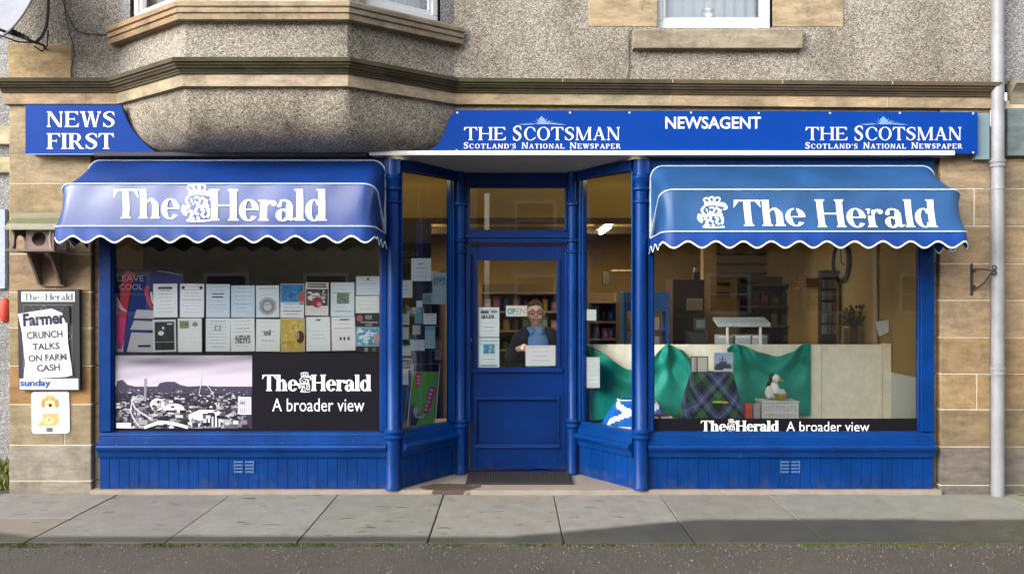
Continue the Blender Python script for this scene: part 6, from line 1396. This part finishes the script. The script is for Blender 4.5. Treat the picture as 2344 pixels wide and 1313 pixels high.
g = MB(); g.box(xl, xr + .01, yb - .012, yb, zb, ze, tuple(v * .7 for v in wd)); g.build('back', M['matt'], t)
ym = (yf + yb) / 2
for sgn, ye in ((-1, yf - .035), (1, yb + .035)):
    g = MB()
    for k in range(3):
        a, b_ = k / 3, (k + 1) / 3; ya0, za0 = ym + (ye - ym) * a, zrd + (ze - .015 - zrd) * a; ya1, za1 = ym + (ye - ym) * (b_ + .05), zrd + (ze - .015 - zrd) * (b_ + .05)
        mo = [(.20, .19, .13), (.13, .14, .07), (.24, .235, .17)][k]; g.mesh([(xl - .03, ya0, za0 + .012), (xr + .045, ya0, za0 + .012), (xr + .045, ya1, za1 + .018), (xl - .03, ya1, za1 + .018), (xl - .03, ya0, za0), (xr + .045, ya0, za0), (xr + .045, ya1, za1 + .006), (xl - .03, ya1, za1 + .006)], [(0, 1, 2, 3), (7, 6, 5, 4), (0, 4, 5, 1), (3, 2, 6, 7), (0, 3, 7, 4), (1, 5, 6, 2)], mo)
    g.build('roof', M['mossy'] if 'mossy' in M else M['matt'], t)
g = MB(); g.box(PX(92, -.02), PX(148, -.02), -.03, -.0, PZ(655, 0), PZ(560, 0), (.22, .15, .11)); 
for px in (90, 138): g.prism([(PX(px, -.03), -.03, PZ(650, 0)), (PX(px, -.03), -.03, PZ(575, 0)), (PX(px, -.03), -.26, zb - .02), (PX(px, -.03), -.22, zb - .02), (PX(px, -.03), -.05, PZ(652, 0))], (.022, 0, 0), (.12, .08, .06))
g.build('bracket', M['matt'], t, bevel=.002)

# downpipe with collars
t = thing('downpipe', 'pale grey rainwater downpipe at the right end of the shop', 'pipe', (PX(2286, -.08), -.08, 0)); X = PX(2284, -.08); r = .049
g = MB(); g.lathe([(r, -.01), (r, PZ(860, -.08)), (r * .98, PZ(366, -.08)), (r, PZ(366, -.08) + .001), (r, ZT)], X, -.08, 24); g.build('pipe', M['pipe'], t, smooth=True)
for py in (848, 374):
    z1 = PZ(py, -.08); g = MB(); g.lathe([(r * 1.01, z1 - .03), (r * 1.2, z1 - .028), (r * 1.2, z1 - .012), (r * 1.1, z1 - .008), (r * 1.1, z1 + .004), (r * 1.22, z1 + .008), (r * 1.22, z1 + .028), (r * 1.01, z1 + .03)], X, -.08, 24); g.build('collar', M['pipe'], t, smooth=True)
for py in (858, 432):
    z1 = PZ(py, -.08); g = MB(); g.lathe([(r * 1.01, z1 - .007), (r * 1.1, z1 - .006), (r * 1.1, z1 + .006), (r * 1.01, z1 + .007)], X, -.08, 24); g.box(X - .10, X - r, -.075, -.06, z1 - .006, z1 + .006); g.build('clip', M['pipe'], t, smooth=True)
# iron hanging-basket bracket
t = thing('wall_bracket', 'black wrought iron bracket on the stone beside the downpipe', 'bracket', (PX(2226, 0), 0, PZ(676, 0))); x0 = PX(2226, -.02)
g = MB(); g.box(x0 - .009, x0 + .009, -.014, 0, PZ(676, 0), PZ(603, 0)); g.build('back_plate', M['iron'], t, bevel=.003)
# the arm swings to the right: it runs along the wall and slightly outwards
A = lambda px, py, o: P(px, py, -.02 - o)
g = MB(); g.tube([A(2227, 616, 0), A(2250, 616, .05), A(2272, 619, .10)], .006, 8); g.build('arm', M['iron'], t, smooth=True)
g = MB(); g.tube([A(2228, 662, 0), A(2240, 657, .02), A(2255, 645, .05), A(2270, 624, .09)], .006, 8); g.build('brace', M['iron'], t, smooth=True)
for cy_ in (612, 624):
    g = MB(); c_ = A(2276, cy_, .11); g.tube([c_ + Vector((.016 * math.cos(a), 0, .016 * math.sin(a))) for a in [2 * math.pi * k / 12 for k in range(13)]], .005, 6); g.build('scroll', M['iron'], t, smooth=True)
for py in (618, 655): g = MB(); g.ball(A(2230, py, .01), .013); g.build('boss', M['iron'], t, smooth=True)

# satellite dish and cables
Yd = -.40; t = thing('satellite_dish', 'grey satellite dish with black bracket at the top left corner of the wall', 'satellite dish', tuple(P(60, 60, 0)))
cc = P(18, -28, Yd); ax = Vector((-.35, -.85, .28)).normalized(); ux = Vector((0, 0, 1)).cross(ax).normalized(); uy = ax.cross(ux).normalized()
g = MB(); NR = 8; rows = []
def dp(r_, a): return cc + ux * (r_ * .335 * math.cos(a)) + uy * (r_ * .47 * math.sin(a)) + ax * (-.055 * (1 - r_ * r_))
for k in range(NR): 
    for q in range(40):
        a0, a1 = 2 * math.pi * q / 40, 2 * math.pi * (q + 1) / 40; g.face([dp(k / NR, a0), dp((k + 1) / NR, a0), dp((k + 1) / NR, a1), dp(k / NR, a1)], (.21, .22, .25))
ob = g.build('reflector', M['dishm'] if 'dishm' in M else M['matt'], t, smooth=True); s_ = ob.modifiers.new('Solidify', 'SOLIDIFY'); s_.thickness = .006
g = MB(); g.tube([dp(1.01, 2 * math.pi * k / 40) for k in range(41)], .007, 6, (.08, .08, .09)); g.build('rim', M['soft'], t, smooth=True)
bot = dp(1, -math.pi / 2); hub = P(82, 98, -.22)
g = MB(); g.tube([P(-30, 58, Yd - .25), P(10, 72, Yd - .15), P(45, 84, Yd - .05), hub], .011, 8, (.03, .03, .035)); g.tube([P(-30, 70, Yd - .25), P(40, 96, Yd - .05), hub], .006, 8, (.03, .03, .035))
for k in range(5): g.box(P(20 + k * 9, 0, -.5).x, P(26 + k * 9, 0, -.5).x, -.5, -.47, PZ(72 + k * 4.5, -.5), PZ(64 + k * 4.5, -.5), (.03, .03, .03))
g.build('feed_arm', M['soft'], t, smooth=True)
g = MB(); g.tube([hub, P(96, 84, -.2), P(106, 62, -.15), P(110, 30, -.1), P(112, -20, -.05)], .012, 8, (.03, .03, .035)); g.tube([hub, P(100, 104, -.12), P(104, 112, -.0)], .010, 8, (.03, .03, .035)); g.tube([P(78, 106, -.2), P(96, 118, -.12), P(108, 104, -.05), P(110, 70, -.1)], .006, 6, (.03, .03, .035)); g.build('mount', M['soft'], t, smooth=True)
def cable(pts, lab, r=.0045):
    g = MB(); q = catmull([tuple(P(x, y, -.012)) for x, y in pts], 8); g.tube(q, r, 6); tag(g.build('cable', M['rubber'], smooth=True), lab, 'cable', 'cables on the upper wall')
cable([(132, -30), (146, 10), (152, 45), (158, 75), (168, 105), (169, 135), (162, 160), (164, 182)], 'black cable hanging down the wall to the cornice beside the dish')
cable([(146, -30), (150, 18), (162, 50), (176, 70), (195, 77), (230, 79), (262, 78), (284, 68), (297, 59)], 'black cable curving right from the dish to the end of the oriel sill')
cable([(1451, 66), (1440, 80), (1440, 110), (1440, 150), (1434, 185)], 'thin dark cable running down from the left end of the window sill')

# doormat
t = MB(); yf_, yb_ = .19, .56; q = [P(1066, 1105, 0)]
g = MB(); xa_, xb_ = -.40, .535; g.box(PX(1066, .15), PX(1312, .15), .15, .585, Z0 + .001, Z0 + .016, (.03, .026, .025))
for k in range(40): xx = PX(1066, .15) + .012 + k * (PX(1312, .15) - PX(1066, .15) - .024) / 40; g.box(xx, xx + .012, .16, .575, Z0 + .0165, Z0 + .021, (.045, .04, .038))
tag(g.build('doormat', M['matt']), 'dark ribbed rubber doormat in front of the blue door', 'doormat')
# curtain-side ornament in the upper window
g = MB(); xv = PX(1622, .1); g.lathe([(.03, wz0 + .10), (.05, wz0 + .13), (.035, wz0 + .17), (.05, wz0 + .19)], xv, .14, 16, (.85, .85, .85)); vz = thing('vase', 'small white vase on the sill inside the upper window', 'vase', (xv, .14, wz0 + .10)); g.build('pot', M['soft'], vz, smooth=True)

# ================================================================ NEIGHBOURS
Nb = thing('neighbour_building', 'grey harled neighbouring building right of the downpipe', 'building', (4.6, 0, 0))
g = MB(); g.box(XR + .002, 9, 0, .3, 3.34, ZT); g.build('upper_wall', M['harl_grey'], Nb)
zz = [z_ for z_ in zr if z_ < 2.9] + [3.0]
g = MB(); course(g, XR + .001, 7.5, .0, .34, zz, [tuple(v * .96 for v in c) for c in colsR], {k: [4.9 + (k % 2) * .4, 6.1] for k in range(10)}); g.build('stone_blocks', M['stone'], Nb, bevel=.006)
g = MB(); g.box(XR + .003, 7.5, .008, .33, -.02, 3.0); g.build('mortar', MORT, Nb)
nr = [(4.05, 0), (7.6, 0)]
g = MB(); sweep(g, nr, [(.0, 3.10), (.035, 3.18), (.052, 3.25), (.066, 3.27), (.09, 3.29), (.11, 3.31), (.128, 3.32), (.13, 3.345), (-.02, 3.37)], col=(.26, .23, .17)); g.build('cornice', M['stone_smooth'], Nb)
g = MB(); g.box(PX(2300, -.02), 7.5, -.06, -.001, PZ(356, -.06), PZ(248, -.06), (.13, .17, .18)); g.build('slate_fascia', M['stone'], Nb); g = MB(); g.box(PX(2300, -.02), 7.5, -.03, -.0005, 3.10, 3.20, (.46, .38, .27)); g.build('band', M['stone_smooth'], Nb)
Lb = thing('neighbour_building', 'grey harled building set back at the far left edge', 'building', (-5.5, 1.0, 0))
g = MB(); g.box(-9, XL - .0, 1.0, 1.3, 0, ZT); g.build('wall', M['harl_grey'], Lb)
g = MB(); g.box(-9, XL, .93, .999, PZ(332, 1), PZ(292, 1), (.42, .36, .24)); g.box(-9, XL, .94, .999, PZ(396, 1), PZ(362, 1), (.40, .34, .2)); g.build('string_course', M['stone_smooth'], Lb)
g = MB(); g.box(-9, PX(14, .97), .95, .999, PZ(660, 1), PZ(480, 1), (.30, .34, .44)); g.build('painted_panel', M['soft'], Lb)
t = thing('alarm_box', 'small rounded red box on the far left grey wall', 'wall box', tuple(P(8, 735, .9))); g = MB(); c_ = P(12, 710, .93); g.ball(c_, (.055, .05, .12), (.50, .05, .03), nu=18, nv=12); g.build('cover', M['soft'], t, smooth=True)
g = MB(); g.box(c_.x - .04, c_.x + .04, .975, .9995, c_.z - .10, c_.z + .10, (.2, .05, .04)); g.build('back_plate', M['soft'], t)

# ================================================================ ACROSS THE ROAD (seen only as reflections in the glass)
def house(x0, x1, y, hgt, wallc, lab):
    H = thing('house', lab, 'house', ((x0 + x1) / 2, y, 0)); yb = y - 8; wm = simple('render_' + lab[:6], wallc, .9, var=.1, vs=1)
    g = MB(); g.box(x0, x1, yb, y, 0, hgt); g.build('wall', wm, H)
    g = MB(); g.prism([(x0 - .3, y + .3, hgt), (x0 - .3, yb - .3, hgt), (x0 - .3, (y + yb) / 2, hgt + 2.2)], (x1 - x0 + .6, 0, 0)); g.build('roof', bpy.data.materials['slate'], H)
    n_ = max(2, int((x1 - x0) / 3))
    for r_ in range(2):
        for k in range(n_):
            xc_ = x0 + (x1 - x0) * (k + .5) / n_; z0 = .9 + r_ * 2.6
            g = MB(); w_ = .75
            for bx in ((xc_ - w_, xc_ - w_ + .12, z0, z0 + 1.4), (xc_ + w_ - .12, xc_ + w_, z0, z0 + 1.4), (xc_ - w_ + .12, xc_ + w_ - .12, z0, z0 + .12), (xc_ - w_ + .12, xc_ + w_ - .12, z0 + 1.28, z0 + 1.4), (xc_ - w_ + .12, xc_ + w_ - .12, z0 + .66, z0 + .72)): g.box(bx[0], bx[1], y + .001, y + .06, bx[2], bx[3])
            wn = g.build('window', M['white_upvc'], H); g = MB(); g.box(xc_ - w_ + .12, xc_ + w_ - .12, y + .002, y + .02, z0 + .12, z0 + 1.28, (.04, .04, .05)); g.build('pane', M['soft'], wn)
house(-24, -1.2, -21, 6.0, (.34, .29, .22), 'cream rendered house across the road, reflected in the left window')
house(-.8, 22, -22, 6.2, (.26, .24, .22), 'grey rendered house across the road, reflected in the right window')

# ================================================================ origins at each thing's base
for o in [q for q in C.objects if q.type == 'MESH' and q.parent is None and not q.children]:
    vs = o.data.vertices
    if not vs: continue
    xs_ = [v.co.x for v in vs]; ys_ = [v.co.y for v in vs]; zs_ = [v.co.z for v in vs]
    if o.get('kind') == 'structure' or o.get('kind') == 'stuff': continue
    b_ = Vector(((min(xs_) + max(xs_)) / 2, (min(ys_) + max(ys_)) / 2, min(zs_))); o.data.transform(Matrix.Translation(-b_)); o.location = b_
